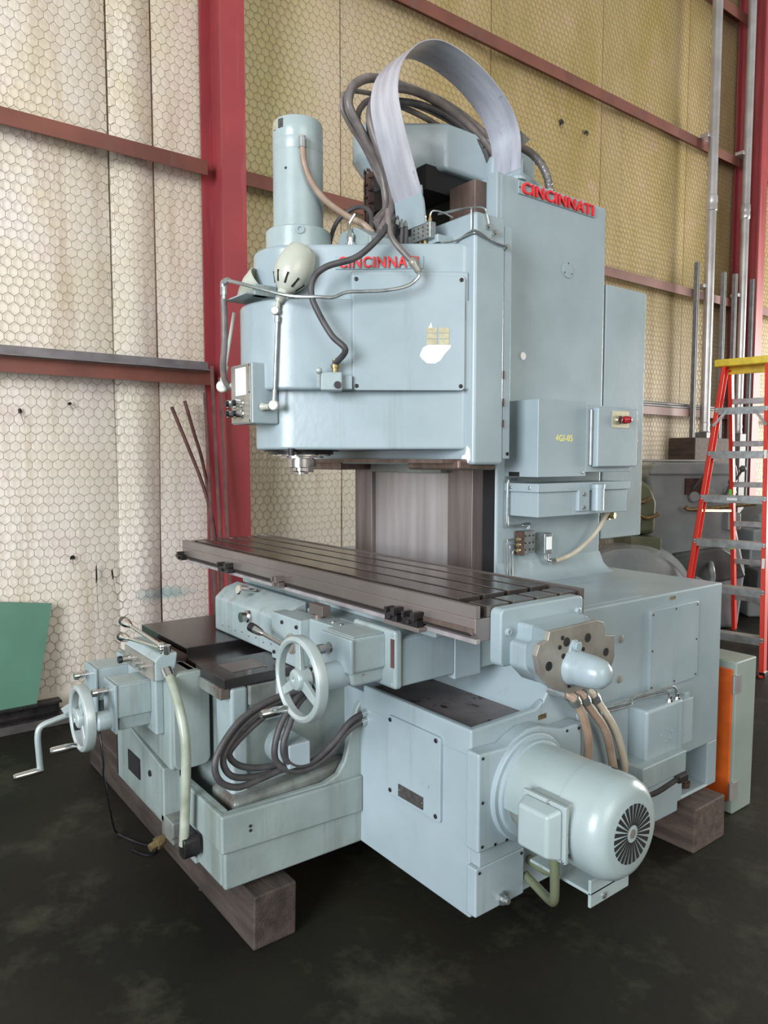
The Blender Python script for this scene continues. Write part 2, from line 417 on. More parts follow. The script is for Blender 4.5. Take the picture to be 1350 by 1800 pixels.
# hexagonal wire netting stretched over the insulation, rolls lapped at their edges
def netting(y0, y1, ph):
    w, pitch, side = 0.060, 0.0535, 0.031
    b = MB(); r = 0.0012; zlo, zhi = 0.16, 7.6
    nr = int((zhi-zlo)/pitch); nc = int((y1-y0)/w)
    V = []; F = []
    def wire(p, q):
        (ya, za), (yb, zb) = p, q
        dy, dz = yb-ya, zb-za; l = math.hypot(dy, dz); ny_, nz_ = -dz/l*r, dy/l*r
        x0 = -4.742; o = len(V)
        for (yy, zz) in ((ya, za), (yb, zb)):
            V.append((x0, yy+ny_, zz+nz_)); V.append((x0, yy-ny_, zz-nz_)); V.append((x0+0.0024, yy, zz))
        F.append((o, o+3, o+5, o+2)); F.append((o+2, o+5, o+4, o+1))
    def jit(i, k): 
        return 0.004*math.sin(i*1.3+k*0.7+ph)+0.006*math.sin(k*0.21+ph), 0.004*math.sin(i*0.9-k*1.1+ph)
    for k in range(nr):
        off = (w/2 if k % 2 else 0)+ph*0.01
        for i in range(nc):
            j = jit(i, k); yc = y0+off+i*w+j[0]; z0 = zlo+k*pitch+j[1]
            jn = jit(i, k+1)
            wire((yc, z0), (yc, z0+side))
            for s in (-1, 1):
                i2 = i if (s < 0) != bool(k % 2) else i+1
                if k % 2 == 0: i2 = i-1 if s < 0 else i
                jj = jit(i2, k+1)
                off2 = (w/2 if (k+1) % 2 else 0)+ph*0.01
                y2 = y0+off2+i2*w+jj[0]; z2 = zlo+(k+1)*pitch+jj[1]
                wire((yc, z0+side), (y2, z2))
    me = bpy.data.meshes.new('wire_netting'); me.from_pydata(V, [], F); me.materials.append(M['wire'])
    o = bpy.data.objects.new('wire_netting', me); COL.objects.link(o); place(o, (0, 0, 0), wall); o.location = -ORG[wall.name]
    o['kind'] = 'stuff'
for y0, y1, ph in ((-2.0, -0.27, 0.3), (-0.30, 1.52, 1.1), (1.44, 3.29, 2.3), (3.22, 5.05, 0.8), (4.98, 6.8, 1.9), (6.74, 8.5, 2.9), (8.45, 11.2, 0.1)):
    netting(y0, y1, ph)

# girts: channels across each bay, open side down
def girt(name, y0, y1, z0, z1):
    t = 0.008
    pts = [(-4.76, z1), (-4.60, z1), (-4.60, z0), (-4.60-t, z0), (-4.60-t, z1-t), (-4.76, z1-t)]
    b = MB(); b.prism([(p[0], p[1]) for p in pts], 'y', y0, y1)
    return struct(b.build(name, M['girt']))
n = 1
for (z0, z1) in ((2.092, 2.178), (3.455, 3.548), (5.13, 5.235), (6.80, 6.92)):
    for (y0, y1) in ((-6.0, 2.065), (2.25, 9.06), (9.26, 15.5)):
        girt('trim_%d' % n, y0, y1, z0, z1); n += 1

struct(MB().box(-4.84, 9, 15.9, 16, 0, 8.6).build('wall_right', M['girt_top']))
curb = MB().box(-4.83, -4.58, -8, 16, 0, 0.056).build('baseboard_back', M['curb'], None, 0.006)
struct(curb)

def ibeam(name, y, label, xin=-4.40, wdt=0.165):
    b = MB()
    b.box(xin-0.018, xin, y-wdt/2, y+wdt/2, 0.012, 8.5)
    b.box(-4.735, -4.717, y-wdt/2, y+wdt/2, 0.012, 8.5)
    b.box(-4.717, xin-0.018, y-0.006, y+0.006, 0.012, 8.5)
    t = thing(name, (xin-0.17, y, 0), label, 'column')
    b.build('column_shaft', M['redsteel'], t)
    MB().box(-4.74, xin+0.03, y-0.12, y+0.12, 0, 0.014).build('base_plate', M['redsteel'], t)
    return t
ibeam('steel_column', 2.158, 'red painted steel wall column standing behind the milling machine table')
ibeam('steel_column', 9.16, 'red painted steel wall column behind the orange step ladder')

# ================================================================== THINGS ALONG THE WALL
tag(MB().prism([(-4.60, 2.1785), (-4.52, 2.1785), (-4.52, 2.186), (-4.592, 2.186), (-4.592, 2.242), (-4.60, 2.242)], 'y', -3.5, 2.04).build('steel_angle', M['girt_top']),
    'grey dusty steel angle lying on the lowest red girt', 'steel angle')
for k, (x, z, y1) in enumerate(((-4.62, 2.1945, 8.95), (-4.665, 2.1945, 8.75), (-4.645, 2.224, 8.9))):
    tag(MB().cyl((x, 3.6, z), (x, y1, z), 0.0155, n=10).build('steel_pipe', M['greypipe']),
        ['long grey pipe on the lowest girt, the one nearest the room', 'long grey pipe on the lowest girt, the one nearest the wall',
         'long grey pipe on the lowest girt, resting on top of two others'][k], 'pipe', 'grey pipes stored on the lowest girt')
tag(MB().prism([(-4.66, 0.057), (-4.575, 0.057), (-4.575, 0.068), (-4.648, 0.068), (-4.648, 0.140), (-4.575, 0.140), (-4.575, 0.152), (-4.66, 0.152)], 'y', -3.5, 1.06).build('steel_channel', M['black']),
    'black steel channel lying on the concrete kerb under the green sheet', 'steel channel')
# green sheet leaning on the wall
ra = [(-4.615, -1.6, 0.153), (-4.60, -1.6, 0.153), (-4.678, -1.6, 0.90), (-4.692, -1.6, 0.90)]
b = MB()
ya = [(-1.6, -1.6), (0.60, 0.55), (0.925, 1.05)]
rows = []
for i, (yb, yt) in enumerate(ya):
    zt = 0.86 if i < 2 else 0.722
    zt = [0.95, 0.80, 0.722][i]
    rows.append([(-4.615, yb, 0.153), (-4.601, yb, 0.153), (-4.70, yt, zt), (-4.713, yt, zt)])
for i in range(2): b.loft(rows[i], rows[i+1])
tag(b.build('green_sheet', M['green']), 'green painted sheet leaning on the wall at the floor, far left', 'sheet')

# rods leaning at the column
for k, (y, x, zt, dy) in enumerate(((1.972, -4.385, 2.19, 0.0), (2.020, -4.372, 2.12, 0.0), (1.925, -4.39, 2.02, 0.0))):
    tag(MB().tube([(x+0.16, y+dy, 0.0), (x, y, zt)], 0.0115, 8).build('rusty_rod', M['rod']),
        ['rusty steel rod against the red column behind the table, tallest of three', 'rusty steel rod against the red column behind the table, middle height of three',
         'rusty steel rod against the red column behind the table, shortest of three'][k], 'rod', 'rusty rods at the red column')
for k, pts in enumerate(([(-4.57, 1.775, 1.935), (-4.55, 1.88, 1.66), (-4.53, 1.97, 1.40), (-4.50, 2.025, 1.1), (-4.46, 2.045, .5), (-4.45, 2.045, 0.0)],
                         [(-4.66, 1.90, 1.985), (-4.65, 1.955, 1.78), (-4.63, 2.005, 1.58), (-4.61, 2.035, 1.3), (-4.59, 2.045, .6), (-4.58, 2.045, 0.0)])):
    tag(MB().tube(pts, 0.012, 8).build('leaning_rod', M['rod']),
        ['bent rusty rod leaning on the netting left of the red column, longer slant of two', 'bent rusty rod leaning on the netting close beside the red column'][k], 'rod')

# conduits and struts at the right end
def conduit(y, r, zlo, zhi, zc, label):
    t = thing('conduit_pipe', (-4.52, y, 0), label, 'pipe')
    MB().cyl((-4.50, y, zlo), (-4.50, y, zhi), r, n=18).build('pipe', M['galv'], t)
    MB().lathe((-4.50, y, zc), (0, 0, 1), [(0, r*1.0), (0.01, r*1.16), (0.06, r*1.2), (0.08, r*1.1), (0.10, r*1.2), (0.17, r*1.16), (0.18, r)], 18).build('coupling', M['galv'], t)
    for z in (3.58, 5.25):
        MB().box(-4.60, -4.50, y-r*2.2, y+r*1.25, z-0.02, z+0.02).build('pipe_strap', M['galv'], t, 0.004)
    b = MB().lathe((-4.50, y, zlo-0.10), (0, 0, 1), [(0, r*0.9), (0.02, r*1.12), (0.06, r*1.0), (0.1, r*1.12), (0.13, r*1.0)], 18)
    b.build('end_fitting', M['galv'], t)
    MB().box(-4.58, -4.43, y-0.075, y+0.075, 0, zlo-0.09).build('riser_box', M['greypipe'], t, 0.006)
    return t
conduit(8.15, 0.055, 2.0, 8.4, 4.42, 'thick galvanised conduit pipe on the far wall, the left one of two')
conduit(8.93, 0.047, 2.0, 8.4, 4.48, 'thick galvanised conduit pipe on the far wall beside the red column')
for k, (y, zt) in enumerate(((7.78, 3.78), (8.36, 3.76), (8.62, 3.78), (9.045, 3.78))):
    lab = ['grey strut channel upright against the far wall, first from the machine', 'grey strut channel upright just right of the first galvanised conduit',
           'grey strut channel upright just left of the second galvanised conduit', 'grey strut channel upright beside the far red column'][k]
    b = MB(); x = -4.44
    b.prism([(x-.022, y-.022), (x+.022, y-.022), (x+.022, y-.008), (x+.016, y-.008), (x+.016, y-.018), (x-.016, y-.018), (x-.016, y+.018), (x+.016, y+.018), (x+.016, y+.008), (x+.022, y+.008), (x+.022, y+.022), (x-.022, y+.022)], 'z', 0, zt)
    tag(b.build('strut_channel', M['greypipe']), lab, 'strut', 'grey struts at the far wall')

# ================================================================== TIMBERS UNDER THE MACHINE
b = MB(); b.prism([(1.03, 0), (1.19, 0), (1.195, 0.183), (1.035, 0.183)], 'x', -3.9, -2.045)
tag(b.build('timber_skid', M['timber_dark'], None, 0.008), 'long dark oily timber under the front of the milling machine', 'timber')
b = MB(); b.prism([(2.72, 0), (2.965, 0), (2.96, 0.183), (2.725, 0.183)], 'x', -3.6, -1.49)
tag(b.build('timber_skid', M['timber'], None, 0.008), 'brown timber block under the rear of the milling machine', 'timber')

# ================================================================== MILLING MACHINE
mill = thing('milling_machine', (-2.53, 1.9, 0.185), 'large grey vertical bed milling machine with red maker letters on head and column', 'milling machine')
PX, PO = M['paint'], M['paint_oily']
XR = -1.53                                    # near side of the base

# ---- base casting
b = MB()
prof = [(1.50, 0.195), (2.66, 0.185), (2.66, 0.41), (2.955, 0.41), (2.955, 1.085), (2.03, 1.087), (1.985, 1.05), (1.92, 0.93), (1.86, 0.855), (1.79, 0.762), (1.50, 0.762)]
b.prism(prof, 'x', -3.53, XR)
b.box(-3.53, XR-.16, 2.655, 2.955, 0.222, 0.415); b.box(XR-.165, XR, 2.655, 2.69, 0.222, 0.415); b.box(XR-.165, XR, 2.88, 2.955, 0.222, 0.415); b.box(XR-.165, XR, 2.685, 2.885, 0.222, 0.238)
base = b.build('base', PX, mill, 0.010, 3)
b = MB()                                       # raised rim round the chip tray
b.box(-2.085, XR+.0015, 1.4985, 1.524, 0.70, 0.788)
b.prism([(1.512, 0.70), (1.512, 0.7878), (1.79, 0.792), (1.83, 0.815), (1.80, 0.70)], 'x', XR-0.026, XR+.0015)
b.build('tray_rim', PX, base, 0.008)
MB().box(-2.10, XR-0.028, 1.525, 1.795, 0.74, 0.766).build('chip_tray', M['oily_floor'], base)
b = MB(); b.prism([(1.78, 0.75), (1.862, 0.857), (1.925, 0.935), (1.92, 0.75)], 'x', -2.35, XR-0.030); b.build('splash_wall', PX, base)
MB().box(-2.0, -1.56, 2.06, 2.42, 1.084, 1.0885).build('cover_plate', PX, base, 0.002)
# foot pocket at the rear corner
b = MB(); b.lathe((XR-0.05, 2.78, 0.238), (0, 0, 1), [(0, .03), (.02, .03), (.02, .02), (.05, .02), (.05, .012), (.075, .012)], 8); b.build('anchor_bolt', M['rust'], base)
# bed that carries the cross slide
b = MB()
XB = -2.10
sideprof = [(0.96, 0.205), (1.53, 0.195), (1.53, 0.76), (1.515, 0.745), (1.485, 0.70), (1.455, 0.60), (1.43, 0.515), (1.40, 0.475), (1.34, 0.457), (0.96, 0.460)]
b.prism(sideprof, 'x', XB-0.028, XB)
b.box(-3.20, XB-0.028, 0.96, 0.99, 0.205, 0.46)
b.prism(sideprof, 'x', -3.20, -3.172)
bed = b.build('bed', M['paint_grimy'], mill, 0.010, 3)
b = MB()
b.prism([(0.945, 0.335), (1.50, 0.315), (1.50, 0.452), (1.34, 0.452), (0.945, 0.462)], 'x', XB-0.01, XB+0.014)
b.build('bed_rail', M['paint_grimy'], bed, 0.008, 3)
MB().box(-2.40, XB+0.008, 0.9475, 0.965, 0.335, 0.461).build('bed_rail', M['paint_grimy'], bed, 0.006, 3)
MB().box(-3.17, XB-0.03, 0.99, 1.5, 0.33, 0.36).build('bed_tray', M['oily_floor'], bed)
MB().box(-3.18, XB-0.028, 0.975, 1.5, 0.21, 0.33).build('bed_floor', M['paint_oily'], bed)
for x in (-2.42, -2.95):
    b = MB(); b.box(x-0.06, x+0.10, 0.955, 0.975, 0.225, 0.315); b.build('foot_pocket', M['dark'], bed)
b = MB(); b.box(-2.49, -2.31, 0.948, 0.965, 0.205, 0.225); b.build('foot_ledge', M['paint_grimy'], bed, 0.004)
for z in (0.39, 0.405): screw(bed, (XB+0.015, 1.045, z), (1, 0, 0), 0.005, 'black')
# front step bracket left of the conduit
b = MB(); b.prism([(-2.93, 0.30), (-2.47, 0.30), (-2.47, 0.50), (-2.93, 0.56)], 'y', 0.90, 0.965)
fb = b.build('front_bracket', M['paint_grimy'], mill, 0.006)
MB().box(-2.84, -2.71, 0.895, 0.905, 0.375, 0.455).build('bracket_opening', M['dark'], fb)
screw(fb, (-2.60, 0.90, 0.44), (0, -1, 0), 0.012, 'black')
MB().box(-2.5, -2.39, 0.90, 0.965, 0.25, 0.33).build('hose_clamp', M['paint_oily'], fb, 0.006)
MB().lathe((-2.47, 0.90, 0.245), (0.2, -1, -0.2), [(0, .016), (.02, .022), (.035, .022), (.035, .014), (.06, .014)], 8).build('pipe_fitting', M['brass'], fb)

# ---- cross bed (carries the saddle)
b = MB()
b.box(-3.12, -2.205, 1.06, 2.0, 0.36, 0.80)
knee = b.build('cross_bed', M['paint_grimy'], mill, 0.02, 3)
b = MB(); b.box(-2.32, -2.195, 1.035, 1.10, 0.385, 0.835); b.build('corner_pilaster', M['paint_worn'], knee, 0.014, 3)
b = MB(); b.box(-2.32, -2.185, 1.10, 1.42, 0.765, 0.835); b.build('way_support', M['paint_oily'], knee, 0.006)
b = MB(); b.prism([(1.015, 0.36), (1.48, 0.36), (1.48, 0.505), (1.30, 0.485), (1.015, 0.470)], 'x', -2.33, -2.142); b.build('drip_ledge', M['paint_oily'], knee, 0.02, 3)
b = MB(); b.box(-2.21, -2.175, 1.20, 1.36, 0.775, 0.84); b.build('gib_block', M['paint_worn'], knee, 0.012, 3)
b = MB(); b.box(-2.21, -2.19, 1.14, 1.24, 0.70, 0.775); b.build('terminal_plate', PX, knee, 0.003)
screw(knee, (-2.19, 1.20, 0.745), (1, 0, 0), 0.008)
b = MB(); b.lathe((-2.21, 1.225, 0.60), (1, 0, 0), [(0, .062), (.03, .062), (.04, .055)], 24); b.build('pump_flange', M['paint_worn'], knee)
b = MB(); b.box(-2.18, -2.065, 1.180, 1.265, 0.562, 0.645); b.build('pump_block', PX, knee, 0.006)
b = MB(); b.lathe((-2.16, 1.20, 0.565), (0.3, -0.6, -0.6), [(0, .014), (.03, .014), (.03, .018), (.045, .018)], 8); b.build('pump_fitting', M['rust'], knee)
# hardened ways on top
wf = MB(); wf.box(-3.16, -2.655, 1.07, 1.95, 0.838, 0.872)
ways = wf.build('cross_ways', M['dark_way'], mill, 0.003)
MB().box(-2.425, -2.19, 1.01, 1.95, 0.838, 0.872).build('near_way', M['dark_way'], ways, 0.003)
MB().box(-2.66, -2.42, 1.05, 1.95, 0.80, 0.845).build('way_gutter', M['dark_way'], ways)
MB().box(-3.16, -3.12, 1.0675, 1.4, 0.80, 0.838).build('way_lip', M['paint'], ways)
MB().box(-2.36, -2.25, 1.07, 1.19, 0.872, 0.8735).build('way_cover', M['steel'], ways)
MB().box(-2.37, -2.24, 1.19, 1.195, 0.872, 0.875).build('way_wiper', M['steel'], ways)
MB().box(-2.60, -2.20, 1.0, 1.035, 0.80, 0.84).build('way_end_plate', M['paint_oily'], ways, 0.004)
MB().box(-3.0, -2.61, 0.98, 1.06, 0.76, 0.86).build('gear_cover', M['rust'], ways, 0.01)

# ---- saddle under the table
b = MB()
b.box(-2.95, -1.74, 1.40, 1.90, 0.885, 1.045)
b.box(-2.98, -1.66, 1.47, 1.82, 1.045, 1.102)
saddle = b.build('saddle', M['paint_worn'], mill, 0.008)
MB().box(-1.78, -1.735, 1.40, 1.62, 0.89, 1.04).build('side_cover', PX, saddle, 0.004)
MB().box(-1.78, -1.732, 1.62, 1.74, 0.87, 1.05).build('end_cover', PX, saddle, 0.004)
b = MB()
b.prism([(1.29, 0.873), (1.40, 0.873), (1.40, 1.072), (1.335, 1.052), (1.29, 1.015)], 'x', -2.88, -2.30)
cb = b.build('control_cover', M['paint_worn'], saddle, 0.010, 3)
MB().box(-2.335, -2.13, 1.265, 1.36, 0.873, 1.045).build('lever_block', M['paint_worn'], saddle, 0.006)
MB().box(-2.13, -1.955, 1.30, 1.38, 0.885, 1.05).build('feed_block', M['paint_worn'], saddle, 0.006)
b = MB(); b.box(-2.52, -2.42, 1.33, 1.37, 1.04, 1.0445); b.build('brass_tag', M['bronze'], saddle)
b = MB(); b.lathe((-2.63, 1.36, 1.062), (0.1, -1, 0.25), [(0, .012), (.05, .012), (.05, .021), (.085, .021), (.09, .017)], 16); b.build('plunger_knob', M['chrome'], saddle)
b = MB(); b.lathe((-2.555, 1.29, 0.985), (0, -1, 0), [(0, .024), (.012, .024), (.018, .018), (.03, .018), (.03, .02), (.04, .02)], 16); b.build('dial_knob', M['spindle'], saddle)
b = MB(); b.lathe((-2.235, 1.29, 1.01), (0, -1, 0), [(-.01, .014), (.015, .014)], 12); b.build('plug', PX, saddle)
for k in range(9):
    x = -2.80+k*0.06; screw(saddle, (x, 1.289, 0.905+0.006*(k % 2)), (0, -1, 0), 0.004, 'chrome')
# round boss and lever with black grip
b = MB(); b.lathe((-2.185, 1.265, 0.955), (0, -1, 0), [(0, .036), (.006, .036), (.008, .030), (.012, .030)], 24); b.build('lever_boss', M['bronze'], saddle)
b = MB(); b.tube([(-2.185, 1.25, 0.955), (-2.185, 1.225, 0.955)], .012, 10); b.tube([(-2.185, 1.228, 0.957), (-2.30, 1.20, 0.985)], 0.0075, 10)
b.lathe((-2.28, 1.205, 0.98), (-0.115, -0.028, 0.028), [(0, .008), (.02, .014), (.045, .017)], 14); b.build('lever_arm', M['chrome'], saddle)
b = MB(); b.lathe((-2.322, 1.1948, 0.9903), (-0.115, -0.028, 0.028), [(0, .017), (.028, .0165), (.034, .010)], 14); b.build('lever_grip', M['blackp'], saddle)
# trip post on top
b = MB(); b.cyl((-2.12, 1.335, 1.045), (-2.12, 1.335, 1.062), 0.024); b.box(-2.155, -2.07, 1.318, 1.352, 1.062, 1.098); b.build('trip_post', M['steel'], saddle, 0.002)
for x in (-2.03, -1.98): screw(saddle, (x, 1.335, 1.05), (0, 0, 1), 0.008, 'chrome')
screw(saddle, (-2.25, 1.262, 1.02), (0, -1, 0), 0.007); screw(saddle, (-2.15, 1.262, 1.02), (0, -1, 0), 0.007); screw(saddle, (-2.31, 1.262, 0.90), (0, -1, 0), 0.007)

# ---- feed gearbox and handwheel at the saddle
def handwheel(parent, c, R, shaft_to, handle_ang, spoke0=0.0, name='handwheel'):
    """three spoke wheel facing -Y: rim, spokes, hub as one casting; crank grip apart"""
    c = Vector(c); d = Vector((0, -1, 0))
    b = MB()
    b.ring(c, d, R, [(-0.019, -0.012), (0.0, -0.018), (0.002, 0.0), (-0.001, 0.013), (-0.012, 0.019), (-0.021, 0.012)], 48)
    b.lathe(c, d, [(-0.024, .034), (0.010, .034), (0.020, .030), (0.024, .020), (0.024, .008), (0.018, .007)], 24)
    for k in range(3):
        a = spoke0+k*2*PI/3
        e = Vector((math.cos(a), 0, math.sin(a))); t = Vector((-math.sin(a), 0, math.cos(a)))
        ra = [c+e*0.026+t*(s*0.017)+d*q for s, q in ((-1, -.008), (1, -.008), (1, .008), (-1, .008))]
        rb = [c+e*(R-0.014)+t*(s*0.012)+d*q for s, q in ((-1, -.007), (1, -.007), (1, .007), (-1, .007))]
        b.loft(ra, rb)
    w = b.build(name, M['wheel'], parent, 0.003)
    if name == 'handwheel':
        pass
    a = handle_ang; hp = c+Vector((math.cos(a), 0, math.sin(a)))*(R-0.012)
    g = MB(); g.lathe(hp, d, [(0.0, .007), (0.02, .007), (0.02, .011), (0.05, .0145), (0.095, .0135), (0.102, .010)], 14)
    return w, g
gear = MB().box(-1.935, -1.775, 1.235, 1.37, 0.945, 1.058)
gear.prism([(1.235, 0.96), (1.37, 0.96), (1.37, 0.900), (1.25, 0.900)], 'x', -1.925, -1.79)
gear = gear.build('feed_gearbox', M['paint_worn'], mill, 0.012, 3)
MB().box(-1.955, -1.725, 1.362, 1.395, 0.885, 1.072).build('mounting_flange', M['paint_worn'], gear, 0.012, 3)
MB().box(-1.94, -1.768, 1.227, 1.239, 0.948, 1.055).build('front_plate', PX, gear, 0.004)
MB().box(-1.935, -1.78, 1.245, 1.36, 1.058, 1.061).build('top_plate', M['paint_light'], gear, 0.002)
MB().box(-1.746, -1.730, 1.3605, 1.3625, 0.955, 1.045).build('rust_patch', M['rod'], gear)
b = MB(); b.lathe((-1.84, 1.245, 0.935), (0, -1, 0), [(0, .042), (.085, .042), (.089, .038)], 24); b.build('shaft_boss', PX, gear)
b = MB(); b.cyl((-1.825, 1.17, 0.943), (-1.815, 1.07, 0.952), .016); b.build('wheel_shaft', M['steel'], gear)
b = MB(); b.lathe((-1.885, 1.235, 1.01), (0, -1, 0), [(0, .018), (.01, .018), (.01, .013), (.03, .013), (.03, .016), (.052, .016)], 14); b.build('clutch_knob', M['spindle'], gear)
for (x, z) in ((-1.74, 0.90), (-1.74, 1.058)): screw(gear, (x, 1.362, z), (0, -1, 0), 0.006, 'paint')
w, g = handwheel(gear, (-1.81, 1.075, 0.9565), 0.127, None, math.radians(-118), math.radians(92))
g.build('crank_grip', M['chrome'], gear)

# ---- front cross feed drive
b = MB()
b.prism([(-2.86, 0.545), (-2.41, 0.505), (-2.40, 0.84), (-2.86, 0.84)], 'y', 0.905, 1.04)
front = b.build('cross_feed_housing', M['paint_grimy'], mill, 0.016, 3)
b = MB(); b.prism(rrect(0.91, 1.045, 0.515, 0.86, 0.03), 'x', -2.42, -2.385); b.build('side_pad', M['paint_grimy'], front, 0.006)
MB().box(-2.90, -2.46, 0.875, 0.908, 0.63, 0.84).build('gear_flange', M['paint_worn'], front, 0.008)
for i, (x0, x1, y0, z0, z1) in enumerate(((-2.62, -2.50, 0.755, 0.705, 0.822), (-2.87, -2.745, 0.76, 0.70, 0.822))):
    b = MB(); b.box(x0, x1, y0, 0.878, z0, z1)
    b.prism([(x0+.008, z0-.0), (x1-.008, z0), (x1-.02, z0-.05), (x0+.02, z0-.05)], 'y', y0+.01, 0.878)
    o = b.build('feed_box', M['paint_worn'], front, 0.006)
    MB().box(x0+.004, x1-.004, y0+.006, 0.872, z1, z1+.003).build('box_lid', M['paint_light'], front, 0.001)
    MB().box(x0-.004, x1+.004, y0-.008, y0+.002, z0-.052, z1+.002).build('box_front', PX, front, 0.003)
    b = MB(); b.lathe(((x0+x1)/2-0.02, y0-.005, z1-.035), (0, -1, 0), [(0, .016), (.012, .016), (.012, .011), (.04, .011), (.04, .015), (.055, .013)], 12); b.build('clutch_knob', M['chrome'], front)
    b = MB(); b.lathe(((x0+x1)/2, y0, z0-.015), (0, -1, 0), [(0, .034), (.05, .034), (.056, .028)], 20); b.build('shaft_boss', M['paint_worn'], front)
b = MB(); b.cyl((-2.56, 0.71, 0.69), (-2.56, 0.63, 0.69), .014); b.build('wheel_shaft', M['black'], front)
w, g = handwheel(front, (-2.56, 0.655, 0.715), 0.113, None, math.radians(-100), math.radians(60))
g.build('crank_grip', M['chrome'], front)
b = MB(); b.cyl((-2.81, 0.71, 0.685), (-2.81, 0.655, 0.66), .022, n=14); b.build('crank_hub', M['wheel'], front)
b = MB(); b.tube([(-2.80, 0.675, 0.655), (-2.80, 0.62, 0.645), (-2.80, 0.575, 0.632), (-2.80, 0.562, 0.600), (-2.80, 0.564, 0.53), (-2.80, 0.567, 0.47)], 0.011, 10, 5); b.build('crank_arm', M['wheel'], front)
b = MB(); b.lathe((-2.80, 0.575, 0.47), (0, -1, -0.04), [(0, .011), (.012, .013), (.09, .012), (.098, .009)], 12); b.build('crank_grip', M['chrome'], front)
# pendant switch box with two ball levers
b = MB(); b.prism([(0.865, 0.83), (0.865, 0.905), (0.885, 0.925), (0.95, 0.925), (0.94, 0.87), (0.91, 0.83)], 'x', -2.74, -2.43)
pend = b.build('control_box', M['paint_worn'], front, 0.008)
b = MB(); b.box(-2.735, -2.435, 0.861, 0.866, 0.834, 0.902); b.build('button_plate', M['bronze'], front)
for x, k in ((-2.66, 0), (-2.57, 1), (-2.52, 1)):
    b = MB(); b.lathe((x, 0.861, 0.868), (0, -1, 0), [(0, .016), (.008, .016), (.008, .012), (.02 if k else .035, .012)], 14); b.build('push_button', M['chrome'], front)
b = MB(); b.lathe((-2.66, 0.824, 0.868), (0, -1, 0), [(0, .014), (.012, .013)], 14); b.build('button_cap', M['blackp'], front)
for k in range(4): screw(front, (-2.73+k*0.098, 0.864, 0.897 if k % 2 else 0.84), (0, -1, 0), 0.004, 'chrome')
for z, xt, zt, cap in ((0.948, -2.80, 0.985, 'blackp'), (0.940, -2.84, 0.915, 'blackp')):
    d = Vector((xt+2.45, -0.03, zt-z))
    b = MB(); b.tube([(-2.45, 0.90, z), Vector((-2.45, 0.90, z))+d*0.8], 0.007, 10)
    b.ball((-2.45, 0.90, z), 0.016)
    b.lathe(Vector((-2.45, 0.90, z))+d*0.74, d, [(0, .008), (.03, .016), (.05, .018)], 14); b.build('lever_arm', M['chrome'], front)
    b = MB(); b.lathe(Vector((-2.45, 0.90, z))+d*0.74+d.normalized()*0.05, d, [(0, .018), (.025, .0175), (.032, .012)], 14); b.build('lever_grip', M[cap], front)
b = MB(); b.cyl((-2.45, 0.91, 0.92), (-2.45, 0.91, 0.95), .02); b.build('lever_post', M['chrome'], front)
b = MB(); b.tube([(-2.415, 0.905, 0.862), (-2.375, 0.905, 0.832), (-2.305, 0.905, 0.745), (-2.27, 0.905, 0.655), (-2.275, 0.905, 0.514), (-2.29, 0.90, 0.30)], 0.0165, 12); b.build('cable_conduit', M['conduit_green'], front)
b = MB(); b.cyl((-2.425, 0.905, 0.868), (-2.395, 0.905, 0.848), .021, n=12); b.build('conduit_nut', M['chrome'], front)
b = MB(); b.prism(rrect(-2.315, -2.262, 0.255, 0.33, .02), 'y', 0.89, 0.95); b.build('conduit_shoe', M['black'], front, 0.006)

# ---- table
zs = 1.165
b = MB()
X0, X1 = -3.45, -1.395
b.prism([(1.40, 1.10), (1.83, 1.10), (1.85, 1.125), (1.85, zs), (1.38, zs), (1.38, 1.125)], 'x', X0, X1)
table = b.build('table', M['steel'], mill, 0.003)
lands = [(1.38, 1.398), (1.424, 1.512), (1.530, 1.616), (1.634, 1.720), (1.738, 1.806), (1.832, 1.85)]
for i, (y0, y1) in enumerate(lands):
    b = MB()
    xs0, xs1 = X0, X1
    if 0 < i < 5: xs0, xs1 = X0+0.085, X1-0.115
    b.box(xs0, xs1, y0, y1, zs, 1.20)
    b.build('table_land', M['table_top'] if 0 < i < 5 else M['steel'], table, 0.0015 if 0 < i < 5 else 0.0008)
    if 0 < i < 5:
        for (xa, xb) in ((X1-0.075, X1), (X0, X0+0.045)):
            b = MB(); b.box(xa, xb, max(y0, 1.398), min(y1, 1.832), zs, 1.197); b.build('table_land', M['table_top'], table, 0.0015)
MB().box(X0+.001, X1-.001, 1.397, 1.833, zs-.003, zs+.0015).build('coolant_trough', M['slot'], table)
MB().box(X0+.03, X1-.02, 1.376, 1.3815, 1.116, 1.124).build('dog_slot', M['slot'], table)
MB().box(X0+.05, X1-.0, 1.383, 1.40, 1.094, 1.108).build('way_strip', M['way'], table, 0.002)
MB().box(-1.66, -1.402, 1.3765, 1.381, 1.121, 1.138).build('rust_strip', M['way_brown'], table)
def dog(x, w, k):
    b = MB(); b.box(x-w/2, x+w/2, 1.352, 1.381, 1.106, 1.132); b.box(x-w/2+.004, x-w/2+.016, 1.345, 1.381, 1.128, 1.146)
    if k: b.box(x+w/2-.018, x+w/2, 1.34, 1.381, 1.126, 1.15)
    b.cyl((x, 1.355, 1.118), (x, 1.343, 1.118), .008, n=6)
    b.build('trip_dog', M['black'] if k != 2 else M['steel'], table, 0.0015)
dog(-3.42, .045, 0); dog(-2.93, .10, 1); dog(-2.46, .055, 2); dog(-1.735, .06, 1); dog(-1.645, .07, 1)
b = MB(); b.box(-1.77, -1.60, 1.35, 1.381, 1.092, 1.106); b.build('dog_bar', M['steel'], table, 0.002)
b = MB(); b.lathe((-3.45, 1.365, 1.12), (-1, 0, 0), [(0, .012), (.02, .012), (.02, .007), (.04, .007)], 8); b.build('stop_screw', M['black'], table)
